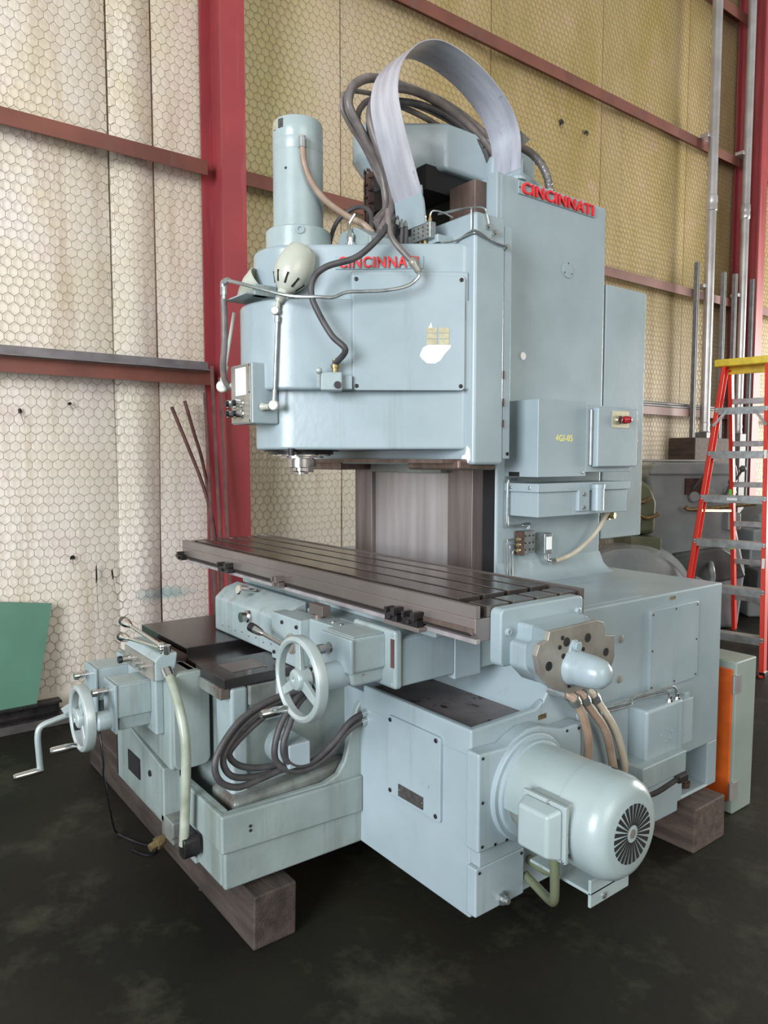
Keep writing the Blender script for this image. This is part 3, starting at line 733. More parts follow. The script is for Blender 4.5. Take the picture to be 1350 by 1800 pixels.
# end bracket with cover plate and shaft guard
b = MB()
b.prism(rrect(1.435, 1.79, 1.03, 1.192, 0.018), 'x', -1.396, -1.352)
br = b.build('table_end_bracket', PX, mill, 0.006, 3)
b = MB()
b.prism([(1.47, 1.035), (1.47, 1.10), (1.495, 1.108), (1.50, 1.15), (1.73, 1.15), (1.735, 1.05), (1.70, 1.0), (1.60, 0.975), (1.52, 0.99)], 'x', -1.36, -1.285)
b.build('bracket_body', PX, br, 0.010, 3)
b = MB()
ring_a = [(-1.30, y, z) for y, z in ((1.475, 1.04), (1.475, 1.10), (1.495, 1.108), (1.50, 1.15), (1.73, 1.15), (1.74, 1.05), (1.70, 1.0), (1.60, 0.975), (1.52, 0.99))]
ring_b = [(-1.18, y, z) for y, z in ((1.38, 1.07), (1.385, 1.143), (1.412, 1.150), (1.418, 1.168), (1.61, 1.170), (1.64, 1.07), (1.62, 1.03), (1.52, 1.0), (1.43, 1.02))]
b.loft(ring_a, ring_b); b.build('bracket_arm', PX, br, 0.008, 3)
ep = [(1.362, 1.118), (1.374, 1.143), (1.405, 1.149), (1.412, 1.171), (1.505, 1.172), (1.600, 1.174), (1.630, 1.166), (1.640, 1.150), (1.642, 1.128), (1.682, 1.121), (1.684, 1.062), (1.665, 1.027), (1.591, 0.998), (1.497, 0.996), (1.417, 1.028), (1.375, 1.07)]
b = MB(); b.prism(ep, 'x', -1.18, -1.165); b.build('end_plate', M['bronze'], br, 0.002)
for (y, z, r) in ((1.477, 1.135, .012), (1.563, 1.133, .012), (1.643, 1.082, .011), (1.409, 1.084, .012), (1.46, 1.148, .006), (1.45, 1.125, .006), (1.545, 1.105, .006), (1.49, 1.02, .007), (1.465, 1.10, .007)):
    b = MB(); b.cyl((-1.166, y, z), (-1.1635, y, z), r, n=16); b.build('plate_hole', M['dark'], br)
b = MB(); b.lathe((-1.165, 1.505, 1.066), (1, 0, 0), [(0, .048), (.006, .048), (.012, .044), (.06, .042), (.09, .036), (.105, .024), (.11, .010)], 28); b.build('shaft_guard', PX, br)
b = MB(); b.prism([(1.475, 1.065), (1.54, 1.065), (1.522, 1.125), (1.512, 1.137), (1.498, 1.137), (1.488, 1.125)], 'x', -1.166, -1.158); b.cyl((-1.16, 1.505, 1.122), (-1.146, 1.505, 1.122), .013, n=12); b.build('guard_tab', PX, br, 0.002)
screw(br, (-1.35, 1.462, 1.128), (1, 0, 0), 0.012, 'paint'); screw(br, (-1.35, 1.762, 1.147), (1, 0, 0), 0.012, 'paint')

# ---- column
XC = -2.075
b = MB()
b.box(-2.985, XC, 2.165, 2.86, 1.08, 2.735)
col = b.build('column', PX, mill, 0.012, 3)
b = MB(); b.prism([(-2.075, 1.06), (-1.98, 1.082), (-2.02, 1.094), (-2.052, 1.12), (-2.075, 1.17)], 'y', 2.17, 2.86); b.build('foot_fillet', PX, col)
MB().box(-2.985, -2.845, 2.10, 2.18, 1.08, 2.715).build('left_way', M['way_dark'], col, 0.003)
b = MB(); b.box(-2.298, -2.148, 2.10, 2.18, 1.08, 2.51); b.build('right_way', M['way_dark'], col, 0.003)
MB().box(-2.298, -2.148, 2.10, 2.18, 2.511, 2.715).build('way_top', M['way_brown'], col, 0.003)
MB().box(-2.846, -2.297, 2.125, 2.17, 1.08, 1.66).build('way_guard', M['way'], col)
MB().box(-2.84, -2.30, 2.16, 2.164, 1.66, 2.70).build('front_recess_shade', M['dark'], col)  # dark sheet painted as the shade between the ways
MB().box(-2.147, -2.085, 2.160, 2.168, 1.08, 2.52).build('way_gap_shade', M['dark'], col)  # dark strip painted as shade in the slit beside the way
MB().box(-2.130, XC, 2.150, 2.17, 2.52, 2.735).build('column_cheek', PX, col, 0.004)
b = MB(); b.cyl((XC-.004, 2.592, 2.418), (XC+.004, 2.592, 2.418), .034, n=32); b.build('round_cover', PX, col, 0.001)
for a in (90, 210, 330): screw(col, (XC+.003, 2.592+.028*math.cos(math.radians(a)), 2.418+.028*math.sin(math.radians(a))), (1, 0, 0), .004)
b = MB(); b.cyl((XC-.002, 2.312, 2.026), (XC+.003, 2.312, 2.026), .016, n=20); b.build('inspection_tag', M['white'], col)
MB().box(XC, XC+.006, 2.268, 2.766, 2.672, 2.722).build('name_plate', M['plate'], col, 0.002)
text('CINCINNATI', 0.064, 0.005, 'red', (XC+.011, 2.283, 2.6755), (0, 1, 0), (1, 0, 0), col, 'maker_letters', 0.0007, 'raised red letters CINCINNATI on the column', width=0.465)
for y in (2.274, 2.758): screw(col, (XC+.006, y, 2.697), (1, 0, 0), .0035)

# ---- electrical gear on the column side
b = MB(); b.box(XC-.001, -1.90, 2.212, 2.512, 1.528, 1.835)
ebox = b.build('relay_box', PX, mill, 0.003)
text('4GI-05', 0.036, 0.0004, 'yellow_text', (-1.8995, 2.318, 1.672), (0, 1, 0), (1, 0, 0), ebox, 'stencil_number', 0.0006, 'yellow stencilled number', width=0.105)
MB().box(-2.05, -1.995, 2.2095, 2.214, 1.53, 1.548).build('box_notch', M['dark'], ebox)
screw(ebox, (-1.90, 2.488, 1.545), (1, 0, 0), .006, 'tube')
MB().box(XC-.1, -1.90, 2.512, 2.83, 1.545, 1.825).build('switch_case', PX, ebox, 0.003)
MB().box(-1.898, -1.865, 2.545, 2.825, 1.567, 1.815).build('case_door', PX, ebox, 0.006)
MB().cyl((-1.893, 2.534, 1.575), (-1.893, 2.534, 1.805), .007, n=10).build('door_hinge', M['ladder_alu'], ebox)
MB().box(-1.866, -1.862, 2.638, 2.756, 1.733, 1.803).build('button_plate', M['tan_tag'], ebox)
b = MB(); b.lathe((-1.862, 2.676, 1.765), (1, 0, 0), [(0, .019), (.012, .018), (.012, .013), (.008, .012)], 20); b.build('stop_button', M['chrome'], ebox)
b = MB(); b.cyl((-1.855, 2.676, 1.765), (-1.852, 2.676, 1.765), .012, n=16); b.build('button_face', M['amber'], ebox)
b = MB(); b.lathe((-1.862, 2.722, 1.767), (1, 0, 0), [(0, .017), (.016, .0165), (.028, .013), (.033, .006)], 20); b.build('pilot_lamp', M['redlens'], ebox)
for z in (1.60, 1.68, 1.76): MB().box(-1.885, -1.875, 2.824, 2.842, z-.008, z+.008).build('door_clasp', M['chrome'], ebox, 0.002)
b = MB(); b.box(XC-.001, -1.905, 2.225, 2.815, 1.368, 1.468)
trough = b.build('wire_trough', PX, mill, 0.003)
MB().box(XC-.001, -1.895, 2.212, 2.825, 1.468, 1.503).build('trough_lid', PX, trough, 0.003)
for x in (-2.04, -1.94): screw(trough, (x, 2.212, 1.485), (0, -1, 0), .007, 'tube')
MB().box(-1.906, -1.890, 2.46, 2.53, 1.385, 1.472).build('latch_plate', PX, trough, 0.002)
b = MB(); b.cyl((-1.875, 2.565, 1.385), (-1.875, 2.565, 1.487), .026, n=20); b.lathe((-1.875, 2.565, 1.478), (0, 0, 1), [(0, .029), (.016, .029), (.02, .02)], 20); b.build('latch_cup', PX, trough)
for z in (1.40, 1.455): screw(trough, (-1.889, 2.49, z), (1, 0, 0), .009, 'tube')
MB().box(-2.55, -2.085, 2.885, 3.205, 1.222, 2.404).build('rear_cabinet', PX, mill, 0.006)
b = MB(); b.lathe((-2.06, 2.865, 1.34), (1, 0.2, 0), [(0, .022), (.03, .022), (.03, .015), (.055, .015)], 10); b.build('cable_gland', M['brass'], trough)
# oil valve manifold and limit switch low on the column
b = MB(); b.box(XC-.001, -2.035, 2.285, 2.36, 1.205, 1.30)
man = b.build('oil_manifold', M['tube'], mill, 0.003)
MB().box(-2.07, -2.03, 2.27, 2.29, 1.20, 1.30).build('valve_block', M['rust'], man, 0.003)
for z in (1.222, 1.245, 1.268):
    b = MB(); b.lathe((-2.04, 2.275, z), (0.2, -1, 0), [(0, .008), (.02, .008), (.02, .005), (.03, .005)], 8); b.build('tube_nut', M['brass'], man)
for y in (2.30, 2.325, 2.348):
    for z in (1.222, 1.25, 1.28): screw(man, (-2.035, y, z), (1, 0, 0), .004)
for k, (y, z, zt) in enumerate(((2.205, 1.09, 1.27), (2.22, 1.09, 1.247), (2.237, 1.09, 1.224))):
    b = MB(); b.tube([(-2.05, 2.255, zt), (-2.05, y+.008, zt-.003), (-2.05, y, zt-.02), (-2.05, y+.003, z)], .0035, 6, 4); b.build('oil_tube', M['tube'], man)
b = MB(); b.tube([(-2.05, 2.33, 1.305), (-2.05, 2.325, 1.32), (-2.05, 2.22, 1.325), (-2.05, 2.205, 1.34), (-2.05, 2.205, 1.50), (-2.05, 2.215, 1.515), (-2.05, 2.26, 1.515)], .005, 8, 4); b.build('oil_line', M['tube'], man)
b = MB(); b.lathe((-2.05, 2.295, 1.325), (0, 1, 0), [(0, .007), (.02, .008), (.045, .008)], 8); b.build('elbow_fitting', M['chrome'], man)
MB().box(XC-.001, -2.02, 2.405, 2.455, 1.195, 1.285).build('limit_switch', M['tube'], man, 0.005)
MB().box(-2.021, -2.017, 2.415, 2.446, 1.215, 1.27).build('switch_label', M['white'], man)
b = MB(); b.tube([(-2.035, 2.43, 1.195), (-2.035, 2.435, 1.165), (-2.035, 2.46, 1.16)], .010, 10, 4); b.lathe((-2.035, 2.455, 1.16), (0, 1, 0), [(0, .014), (.03, .014)], 8); b.build('conduit_elbow', M['chrome'], man)
b = MB(); b.tube([(-2.035, 2.475, 1.16), (-2.03, 2.521, 1.164), (-2.02, 2.618, 1.192), (-2.0, 2.72, 1.265), (-1.98, 2.79, 1.368)], .0105, 10); b.build('flexible_conduit', M['conduit'], man)

# ---- head
S = Vector((-2.53, 1.517)); HB = Vector((0.56, 0.383))
def plan(R, e=HB, rear=0.44):
    """half plan of the head: nose circle about the spindle, straight flanks to the slide"""
    l = e.length; a = math.atan2(e.y, e.x)-math.asin(R/l)-PI/2+PI/2
    th = math.atan2(e.y, e.x); al = math.asin(R/l)
    dirn = th+al                                 # direction nose -> slide along the near flank
    nrm = dirn-PI/2
    pts = []
    n = 14
    for k in range(n+1):                         # from far flank round the front to the near flank
        ang = (PI-nrm)+(nrm-(PI-nrm)+0)*0
    a0 = math.pi-nrm; a1 = nrm
    # sweep clockwise->counter through -90 deg
    a0 = a0-2*PI if a0 > 0 else a0
    seq = [a0+(a1-a0)*k/n for k in range(n+1)]
    pts = [(S.x+R*math.cos(t), S.y+R*math.sin(t)) for t in seq]
    pts += [(S.x+e.x, S.y+e.y), (S.x+e.x, S.y+rear), (S.x-e.x, S.y+rear), (S.x-e.x, S.y+e.y)]
    return pts, Vector((math.cos(dirn), math.sin(dirn))), Vector((math.cos(nrm), math.sin(nrm)))
pm, dm, nm = plan(0.235)
pu, du, nu = plan(0.180, Vector((0.545, 0.383)))
pl, dl, nl = plan(0.178, Vector((0.54, 0.383)))
b = MB(); b.prism(pm, 'z', 1.855, 2.185)
head = b.build('head', PX, mill, 0.012, 3)
b = MB(); b.prism(pu, 'z', 2.17, 2.395); b.build('head_top', PX, head, 0.016, 3)
b = MB(); b.prism(pl, 'z', 1.635, 1.87); b.build('head_bottom', PX, head, 0.012, 3)
E2 = S+HB
P1 = E2-dm*0.435
for sx in (1, -1):
    q = [P1, E2, E2-nm*0.10, P1-nm*0.10]
    q = [(S.x+sx*(p.x-S.x), p.y) for p in q]
    b = MB(); b.prism(q, 'z', 2.10, 2.288); b.build('cover_boss', PX, head, 0.012, 3)
    # access cover on the flank
    D3 = Vector((sx*dm.x, dm.y, 0)); N3 = Vector((sx*nm.x, nm.y, 0)); c0 = Vector((S.x+sx*(E2.x-S.x), E2.y, 0))
    pa = c0-D3*0.440; pts = rrect(0.012, 0.425, 1.852, 2.268, 0.014)
    ra = [pa+D3*u+Vector((0, 0, v))+N3*(-.002) for u, v in pts]; rb = [pa+D3*u+Vector((0, 0, v))+N3*.012 for u, v in pts]
    b = MB(); b.loft(ra, rb); cov = b.build('access_cover', PX, head, 0.003)
    if sx == 1:
        COVER = (pa, D3, N3)
        for u, v in ((0.026, 1.868), (0.41, 1.868), (0.026, 2.252), (0.41, 2.252)):
            screw(head, pa+D3*u+Vector((0, 0, v))+N3*.012, N3, .0075)
pa, D3, N3 = COVER
Z3 = Vector((0, 0, 1))
def onface(u, v, off): return pa+D3*u+Z3*v+N3*off
# torn label and six small tags
lab = [(0.262, 1.990), (0.258, 1.977), (0.268, 1.965), (0.285, 1.951), (0.315, 1.950), (0.335, 1.962), (0.35, 1.985), (0.372, 2.008), (0.372, 2.018), (0.29, 2.02), (0.27, 2.008)]
b = MB(); b.loft([onface(u, v, .0118) for u, v in lab], [onface(u, v, .0126) for u, v in lab]); b.build('torn_label', M['offwhite'], head)
b = MB(); tri = [(0.288, 2.076), (0.304, 2.076), (0.30, 2.10)]; b.loft([onface(u, v, .0118) for u, v in tri], [onface(u, v, .0125) for u, v in tri]); b.build('torn_label', M['offwhite'], head)
for i in range(3):
    for j in range(2):
        b = MB(); b.obox(onface(0.302+j*0.045, 2.070-i*0.021, .013), D3, Z3, N3, .038, .0185, .002); b.build('data_tag', M['tan_tag'], head)
# maker's plate on the upper flank
E3 = S+Vector((0.545, 0.383)); p0 = Vector((E3.x, E3.y, 0))-Vector((du.x, du.y, 0))*0.475
D4 = Vector((du.x, du.y, 0)); N4 = Vector((nu.x, nu.y, 0))
b = MB(); b.obox(p0+D4*0.155+Z3*2.322+N4*.002, D4, Z3, N4, .325, .046, .006); b.build('name_plate', M['plate'], head, .0015)
text('CINCINNATI', 0.056, 0.005, 'red', p0+D4*0.003+Z3*2.3035+N4*.009, D4, N4, head, 'maker_letters', 0.0007, 'raised red letters CINCINNATI on the head', width=0.295)
# slide that rides the column ways
b = MB(); b.box(-3.11, -1.945, 1.905, 2.065, 1.578, 2.50)
slide = b.build('slide', PX, mill, 0.014, 3)
MB().box(-3.11, -1.95, 2.065, 2.105, 1.60, 2.475).build('slide_gib', PX, slide, 0.004)
b = MB(); b.box(-2.28, -1.975, 1.86, 2.06, 1.558, 1.60); b.build('way_wiper', M['way_brown'], slide, 0.012, 3)
b = MB(); b.box(-3.09, -2.82, 1.90, 2.08, 1.550, 1.60); b.build('way_wiper', M['way_brown'], slide, 0.006)
b = MB(); b.box(-2.80, -2.30, 2.06, 2.11, 1.540, 1.60); b.build('lower_wiper', M['paint_oily'], slide, 0.003)
b = MB(); b.box(-3.06, -2.0, 1.80, 2.05, 1.585, 1.60); b.build('slide_underside', M['way_brown'], slide)
screw(slide, (-1.949, 2.09, 1.62), (1, 0, 0), .007)
for z in (1.72, 1.80, 1.905): MB().box(-1.9455, -1.9435, 2.058, 2.064, z, z+.03).build('paint_chip', M['rust'], slide)
b = MB(); pl_ = [(0, 0), (.035, -.004), (.05, .012), (.046, .05), (.03, .062), (.022, .03), (.004, .024)]
b.prism([(-2.01+u_, 1.588+v_) for u_, v_ in pl_], 'y', 1.9042, 1.906); b.build('bare_patch', M['white'], slide)
# top block, lugs, oil distributor
b = MB(); b.prism([(-2.78, 2.39), (-2.26, 2.39), (-2.26, 2.47), (-2.36, 2.50), (-2.70, 2.50), (-2.78, 2.45)], 'y', 1.74, 1.92); b.build('lifting_lug_block', PX, slide, 0.012, 3)
b = MB(); b.prism([(-2.45, 2.39), (-2.20, 2.39), (-2.20, 2.42), (-2.30, 2.475), (-2.40, 2.475)], 'y', 1.62, 1.745); b.build('cable_bracket', M['paint_worn'], slide, 0.008)
b = MB(); b.box(-2.185, -2.075, 1.80, 1.83, 2.415, 2.475); dist = b.build('oil_distributor', M['tube'], slide, 0.003)
b = MB(); b.box(-2.20, -2.06, 1.825, 1.910, 2.40, 2.43); b.build('distributor_bracket', PX, slide, 0.004)
for k in range(4):
    x = -2.170+k*0.026
    b = MB(); b.lathe((x, 1.815, 2.475), (0, 0, 1), [(0, .007), (.014, .007), (.014, .004), (.03, .004)], 8); b.build('tube_nut', M['brass'] if k == 3 else M['chrome'], slide)
    if k < 3:
        b = MB(); b.lathe((x, 1.815, 2.415), (0, 0, -1), [(0, .007), (.014, .007), (.014, .004), (.03, .004)], 8); b.build('tube_nut', M['brass'], slide)
    b = MB(); b.tube([(x, 1.815, 2.385), (x+.003, 1.812, 2.374), (x+.03, 1.818, 2.380), (-2.055, 1.85, 2.388)] if k < 3 else [(x, 1.815, 2.50), (x+.01, 1.82, 2.515), (x+.02, 1.86, 2.515), (-2.06, 1.90, 2.50)], .0032, 6, 4); b.build('oil_tube', M['tube'], slide)
    for z in (2.43, 2.445, 2.46): screw(slide, (x+.004, 1.80, z), (0, -1, 0), .003)
xf, yf = -1.938, 1.897
b = MB(); b.tube([(-2.06, 1.84, 2.388), (-2.04, 1.888, 2.398), (-2.02, 1.895, 2.412), (-1.96, 1.897, 2.418), (-1.938, 1.91, 2.416), (-1.936, 2.0, 2.398), (-1.936, 2.06, 2.395)], .0034, 6, 4); b.build('oil_tube', M['tube'], slide)
b = MB(); b.tube([(-2.06, 1.84, 2.398), (-2.03, 1.892, 2.410), (-1.96, 1.897, 2.426), (-1.938, 1.91, 2.426), (-1.936, 1.97, 2.408), (-1.936, 2.0, 2.436)], .0034, 6, 4); b.build('oil_tube', M['tube'], slide)
b = MB(); b.tube([(-2.10, 1.86, 2.515), (-2.05, 1.897, 2.520), (-1.965, 1.895, 2.512), (-1.955, 1.894, 2.49), (-1.955, 1.895, 2.43)], .0034, 6, 4); b.build('oil_tube', M['tube'], slide)
b = MB(); b.tube([(-2.10, 1.87, 2.520), (-2.03, 1.91, 2.526), (-1.945, 1.94, 2.515), (-1.938, 1.955, 2.49), (-1.936, 1.965, 2.455)], .0034, 6, 4); b.build('oil_tube', M['tube'], slide)
for (y, z) in ((2.06, 2.395), (2.0, 2.436), (1.965, 2.452)):
    b = MB(); b.lathe((-1.946, y, z), (1, 0, 0), [(0, .011), (.012, .011), (.012, .008), (.02, .008)], 8); b.build('tube_elbow', M['chrome'], slide)
# spindle
b = MB()
b.lathe((S.x, S.y, 1.64), (0, 0, -1), [(0, .150), (.010, .150), (.010, .128), (.022, .128)], 40)
sp = b.build('spindle_cover', M['black'], mill)
b = MB(); b.lathe((S.x, S.y, 1.622), (0, 0, -1), [(0, .116), (.010, .116), (.012, .088), (.018, .088)], 40); b.build('spindle_flange', M['spindle'], sp)
b = MB(); b.lathe((S.x, S.y, 1.610), (0, 0, -1), [(0, .050), (.012, .050), (.012, .057), (.042, .057), (.044, .052)], 40); b.build('spindle_nose', M['spindle'], sp)
b = MB(); b.lathe((S.x, S.y, 1.568), (0, 0, -1), [(0, .034), (.016, .034), (.020, .026), (.028, .026)], 28); b.build('draw_collar', M['spindle'], sp)
for a in (10, 190):
    c = Vector((S.x+.045*math.cos(math.radians(a)), S.y+.045*math.sin(math.radians(a)), 1.56))
    b = MB(); b.box(c.x-.014, c.x+.014, c.y-.014, c.y+.014, 1.548, 1.572); b.build('drive_key', M['steel'], sp, 0.002)
for a in range(0, 360, 45):
    screw(sp, (S.x+.112*math.cos(math.radians(a)), S.y+.112*math.sin(math.radians(a)), 1.619), (0, 0, -1), .008)
b = MB(); b.cyl((-2.40, 1.395, 1.64), (-2.40, 1.395, 1.612), .012, n=10); b.build('drain_plug', M['black'], sp)
# drawbar motor housing on top
b = MB()
b.lathe((S.x, S.y-.005, 2.39), (0, 0, 1), [(0, .127), (.088, .127), (.094, .122), (.094, .098), (.10, .0975), (.385, .0975), (.386, .0965), (.388, .0975), (.428, .0975), (.429, .0965), (.431, .0975), (.49, .0975), (.505, .093), (.512, .08)], 44)
mt = b.build('drawbar_motor', M['paint_light'], mill)
b = MB(); b.lathe((S.x+.110, S.y-.064, 2.462), (.88, -.47, 0), [(0, .016), (.008, .016), (.008, .009), (.003, .008)], 14); b.build('plug', M['paint'], mt)
b = MB(); b.lathe((S.x+.086, S.y-.040, 2.800), (.93, -.36, 0), [(0, .013), (.03, .013)], 10); b.cyl((S.x+.104, S.y-.047, 2.806), (S.x+.105, S.y-.048, 2.765), .0155, n=12); b.build('conduit_fitting', M['tube'], mt)
for dz in (0, .016):
    b = MB(); b.obox((S.x+.031-.020*dz/.016*1.6, S.y-.005-.0925-.004*dz/.016, 2.868), (.95, .32, 0), (0, 0, 1), (-.32, .95, 0), .022, .032, .006); b.build('motor_tag', M['nameplate_dark'] if dz == 0 else M['tan_tag'], mt)
screw(mt, (S.x+.05, S.y-.088, 2.70), (.5, -.86, 0), .005)
b = MB(); b.tube([(-2.425, 1.469, 2.775), (-2.422, 1.475, 2.71), (-2.415, 1.505, 2.64), (-2.395, 1.555, 2.580), (-2.36, 1.625, 2.53), (-2.325, 1.68, 2.50), (-2.29, 1.70, 2.46)], .0125, 10); b.build('motor_hose', M['hose_tan'], mt)

# ---- work lamps, front switch box, head valve and hoses
fr = MB().box(-2.600, -2.433, 1.250, 1.36, 1.731, 1.955).build('switch_box', PX, mill, 0.006)
b = MB(); b.box(-2.596, -2.437, 1.2455, 1.251, 1.735, 1.951); b.build('switch_panel', M['bronze'], fr, .002)
b = MB(); b.box(-2.553, -2.470, 1.243, 1.2465, 1.838, 1.940); b.build('white_label', M['white'], fr)
for (x, z) in ((-2.560, 1.808), (-2.500, 1.808), (-2.560, 1.771), (-2.500, 1.769)):
    b = MB(); b.lathe((x, 1.246, z), (0, -1, 0), [(0, .017), (.006, .017), (.008, .0145), (.034, .0145)], 16); b.build('push_button', M['chrome'], fr)
    b = MB(); b.lathe((x, 1.213, z), (0, -1, 0), [(0, .012), (.008, .011), (.010, .008)], 14); b.build('button_cap', M['blackp'], fr)
for z in (1.742, 1.846, 1.945): screw(fr, (-2.443, 1.246, z), (0, -1, 0), .004)
# near lamp: arm from the box side, joint, shade
lj = Vector((-2.385, 1.315, 1.797))
b = MB(); b.lathe((-2.433, 1.292, 1.793), (.9, .4, 0), [(0, .017), (.012, .012), (.035, .011)], 14); b.lathe(lj, (0.7, -0.7, 0), [(-.014, .0155), (-.010, .019), (.010, .019), (.014, .0155)], 18)
l1 = b.build('lamp_arm', M['lamp'], mill)
top = Vector((-2.372, 1.325, 2.120))
b = MB(); b.tube([lj, top], .0065, 10); b.cyl(lj+(top-lj)*.02, lj+(top-lj)*.17, .010, n=12); b.cyl(lj+(top-lj)*.93, top, .010, n=12); b.build('lamp_rod', M['tube'], l1)
b = MB(); b.lathe(top+Vector((-.004, -.004, .018)), (0.7, -0.7, 0), [(-.013, .013), (-.009, .016), (.009, .016), (.013, .013)], 16); b.tube([top+Vector((0, 0, .02)), top+Vector((.006, .002, .055))], .010, 10); b.build('lamp_joint', M['lamp'], l1)
lb = top+Vector((.006, .002, .048)); ld = Vector((.012, .10, .20)).normalized()
b = MB(); b.lathe(lb, ld, [(0, .013), (.012, .017), (.03, .020), (.045, .021), (.050, .027), (.064, .042), (.085, .057), (.115, .067), (.155, .069), (.195, .061), (.22, .052), (.222, .049), (.195, .057), (.13, .064)], 36); b.build('lamp_shade', M['lamp'], l1)
u, v, w_ = frame(ld)
for k in range(9):
    a = 2*PI*k/9+.2
    e = (u*math.cos(a)+v*math.sin(a)); p = lb+w_*.062+e*.0402; q = lb+w_*.096+e*.0612
    t = (q-p).normalized(); sdir = t.cross(e).normalized(); nn = sdir.cross(t)
    b = MB(); b.obox((p+q)/2+nn*(.0015 if nn.dot(e) > 0 else -.0015), t, sdir, nn, (q-p).length, .007, .0025); b.build('vent_slot', M['dark'], l1)
# far lamp: joint at the left of the box, rod up to a shade behind the nose
b = MB(); b.lathe((-2.60, 1.27, 1.885), (-1, -.2, 0), [(0, .013), (.03, .011), (.08, .011)], 12); b.lathe((-2.685, 1.252, 1.885), (.7, -.7, 0), [(-.014, .018), (-.010, .023), (.010, .023), (.014, .018)], 18)
l2 = b.build('lamp_arm', M['lamp'], mill)
b = MB(); b.tube([(-2.685, 1.252, 1.895), (-2.62, 1.275, 2.165)], .007, 8); b.cyl((-2.685, 1.252, 1.897), (-2.668, 1.258, 1.965), .012, n=12); b.build('lamp_rod', M['lamp'], l2)
b = MB(); b.box(-2.615, -2.44, 1.235, 1.33, 2.200, 2.206); b.prism([(-2.47, 2.20), (-2.435, 2.20), (-2.435, 2.24), (-2.45, 2.24)], 'y', 1.27, 1.36); b.build('lamp_bracket', M['paint_worn'], l2, .002)
b = MB(); b.lathe((-2.62, 1.30, 2.215), (0.6, 0.3, 0.42), [(0, .018), (.03, .034), (.075, .052), (.12, .058), (.123, .054), (.07, .046)], 24); b.build('lamp_shade', M['lamp'], l2)
# coolant valve on the nose flank with hose
vp = Vector((-2.205, 1.475, 0)); vo = Vector((nm.x, nm.y, 0)); vd = Vector((dm.x, dm.y, 0))
fpt = pa+vd*(-.064)
b = MB(); b.obox(fpt+vo*.03+Z3*1.880, vd, Z3, vo, .078, .066, .062)
valve = b.build('coolant_valve', M['paint_worn'], mill, .006)
b = MB(); b.obox(fpt+vd*.055+vo*.015+Z3*1.879, vd, Z3, vo, .04, .05, .03); b.build('valve_cap', PX, valve, .004)
b = MB(); b.lathe(fpt+vd*.022+vo*.061+Z3*1.866, vo, [(0, .013), (.01, .013), (.01, .008)], 12); b.build('valve_bolt', M['black'], valve)
b = MB(); b.tube([fpt+vd*(-.045)+vo*.05+Z3*1.86, fpt+vd*(-.045)+vo*.06+Z3*1.905], .0075, 8); b.ball(fpt+vd*(-.045)+vo*.062+Z3*1.917, .012); b.build('valve_lever', M['wheel'], valve)
b = MB(); b.lathe(fpt+vd*.012+vo*.03+Z3*1.91, (0, 0, 1), [(0, .012), (.02, .012), (.02, .016), (.032, .016), (.032, .010), (.05, .010)], 10); b.build('hose_tail', M['brass'], valve)
b = MB(); b.tube([(-2.13, 1.66, 2.46), (-2.118, 1.60, 2.39), (-2.155, 1.525, 2.315), (-2.215, 1.440, 2.282), (-2.243, 1.400, 2.240), (-2.243, 1.392, 2.178), (-2.222, 1.410, 2.112), (-2.185, 1.440, 2.035), (-2.152, 1.474, 1.985), tuple(fpt+vd*.012+vo*.03+Z3*1.945)], .0115, 10); b.build('coolant_hose', M['rubber'], valve)
# conduit to the front switch box
b = MB(); b.tube([(-2.14, 1.655, 2.50), (-2.105, 1.64, 2.40), (-2.06, 1.675, 2.325), (-2.035, 1.70, 2.29)], .011, 10); b.build('lead_hose', M['hose_grey'], slide)
b = MB(); b.lathe((-2.048, 1.688, 2.312), (.4, .35, -.85), [(0, .013), (.012, .018), (.02, .018), (.03, .013), (.05, .013), (.058, .009)], 12); b.build('hose_coupling', M['bronze'], slide)
b = MB(); b.tube([(-2.026, 1.706, 2.270), (-2.024, 1.700, 2.245), (-2.045, 1.668, 2.215), (-2.083, 1.606, 2.198), (-2.132, 1.542, 2.194), (-2.165, 1.490, 2.190), (-2.193, 1.450, 2.172), (-2.220, 1.405, 2.172), (-2.290, 1.330, 2.178), (-2.400, 1.265, 2.215), (-2.50, 1.218, 2.250), (-2.545, 1.215, 2.262)], .0068, 8, 5); b.build('rigid_conduit', M['tube'], fr)
b = MB(); b.lathe((-2.535, 1.2155, 2.261), (-.9, -.1, .1), [(0, .010), (.008, .013), (.022, .013), (.026, .010)], 8); b.tube([(-2.555, 1.214, 2.262), (-2.578, 1.213, 2.262), (-2.580, 1.213, 2.24)], .012, 10, 3); b.lathe((-2.580, 1.213, 2.245), (0, 0, -1), [(0, .013), (.03, .013), (.03, .010), (.05, .010)], 8); b.build('conduit_elbow', M['tube'], fr)
b = MB(); b.tube([(-2.580, 1.213, 2.20), (-2.580, 1.215, 2.12), (-2.590, 1.218, 2.03), (-2.620, 1.225, 1.95), (-2.640, 1.25, 1.89), (-2.610, 1.30, 1.86)], .0125, 10); b.build('box_hose', M['hose_grey'], fr)

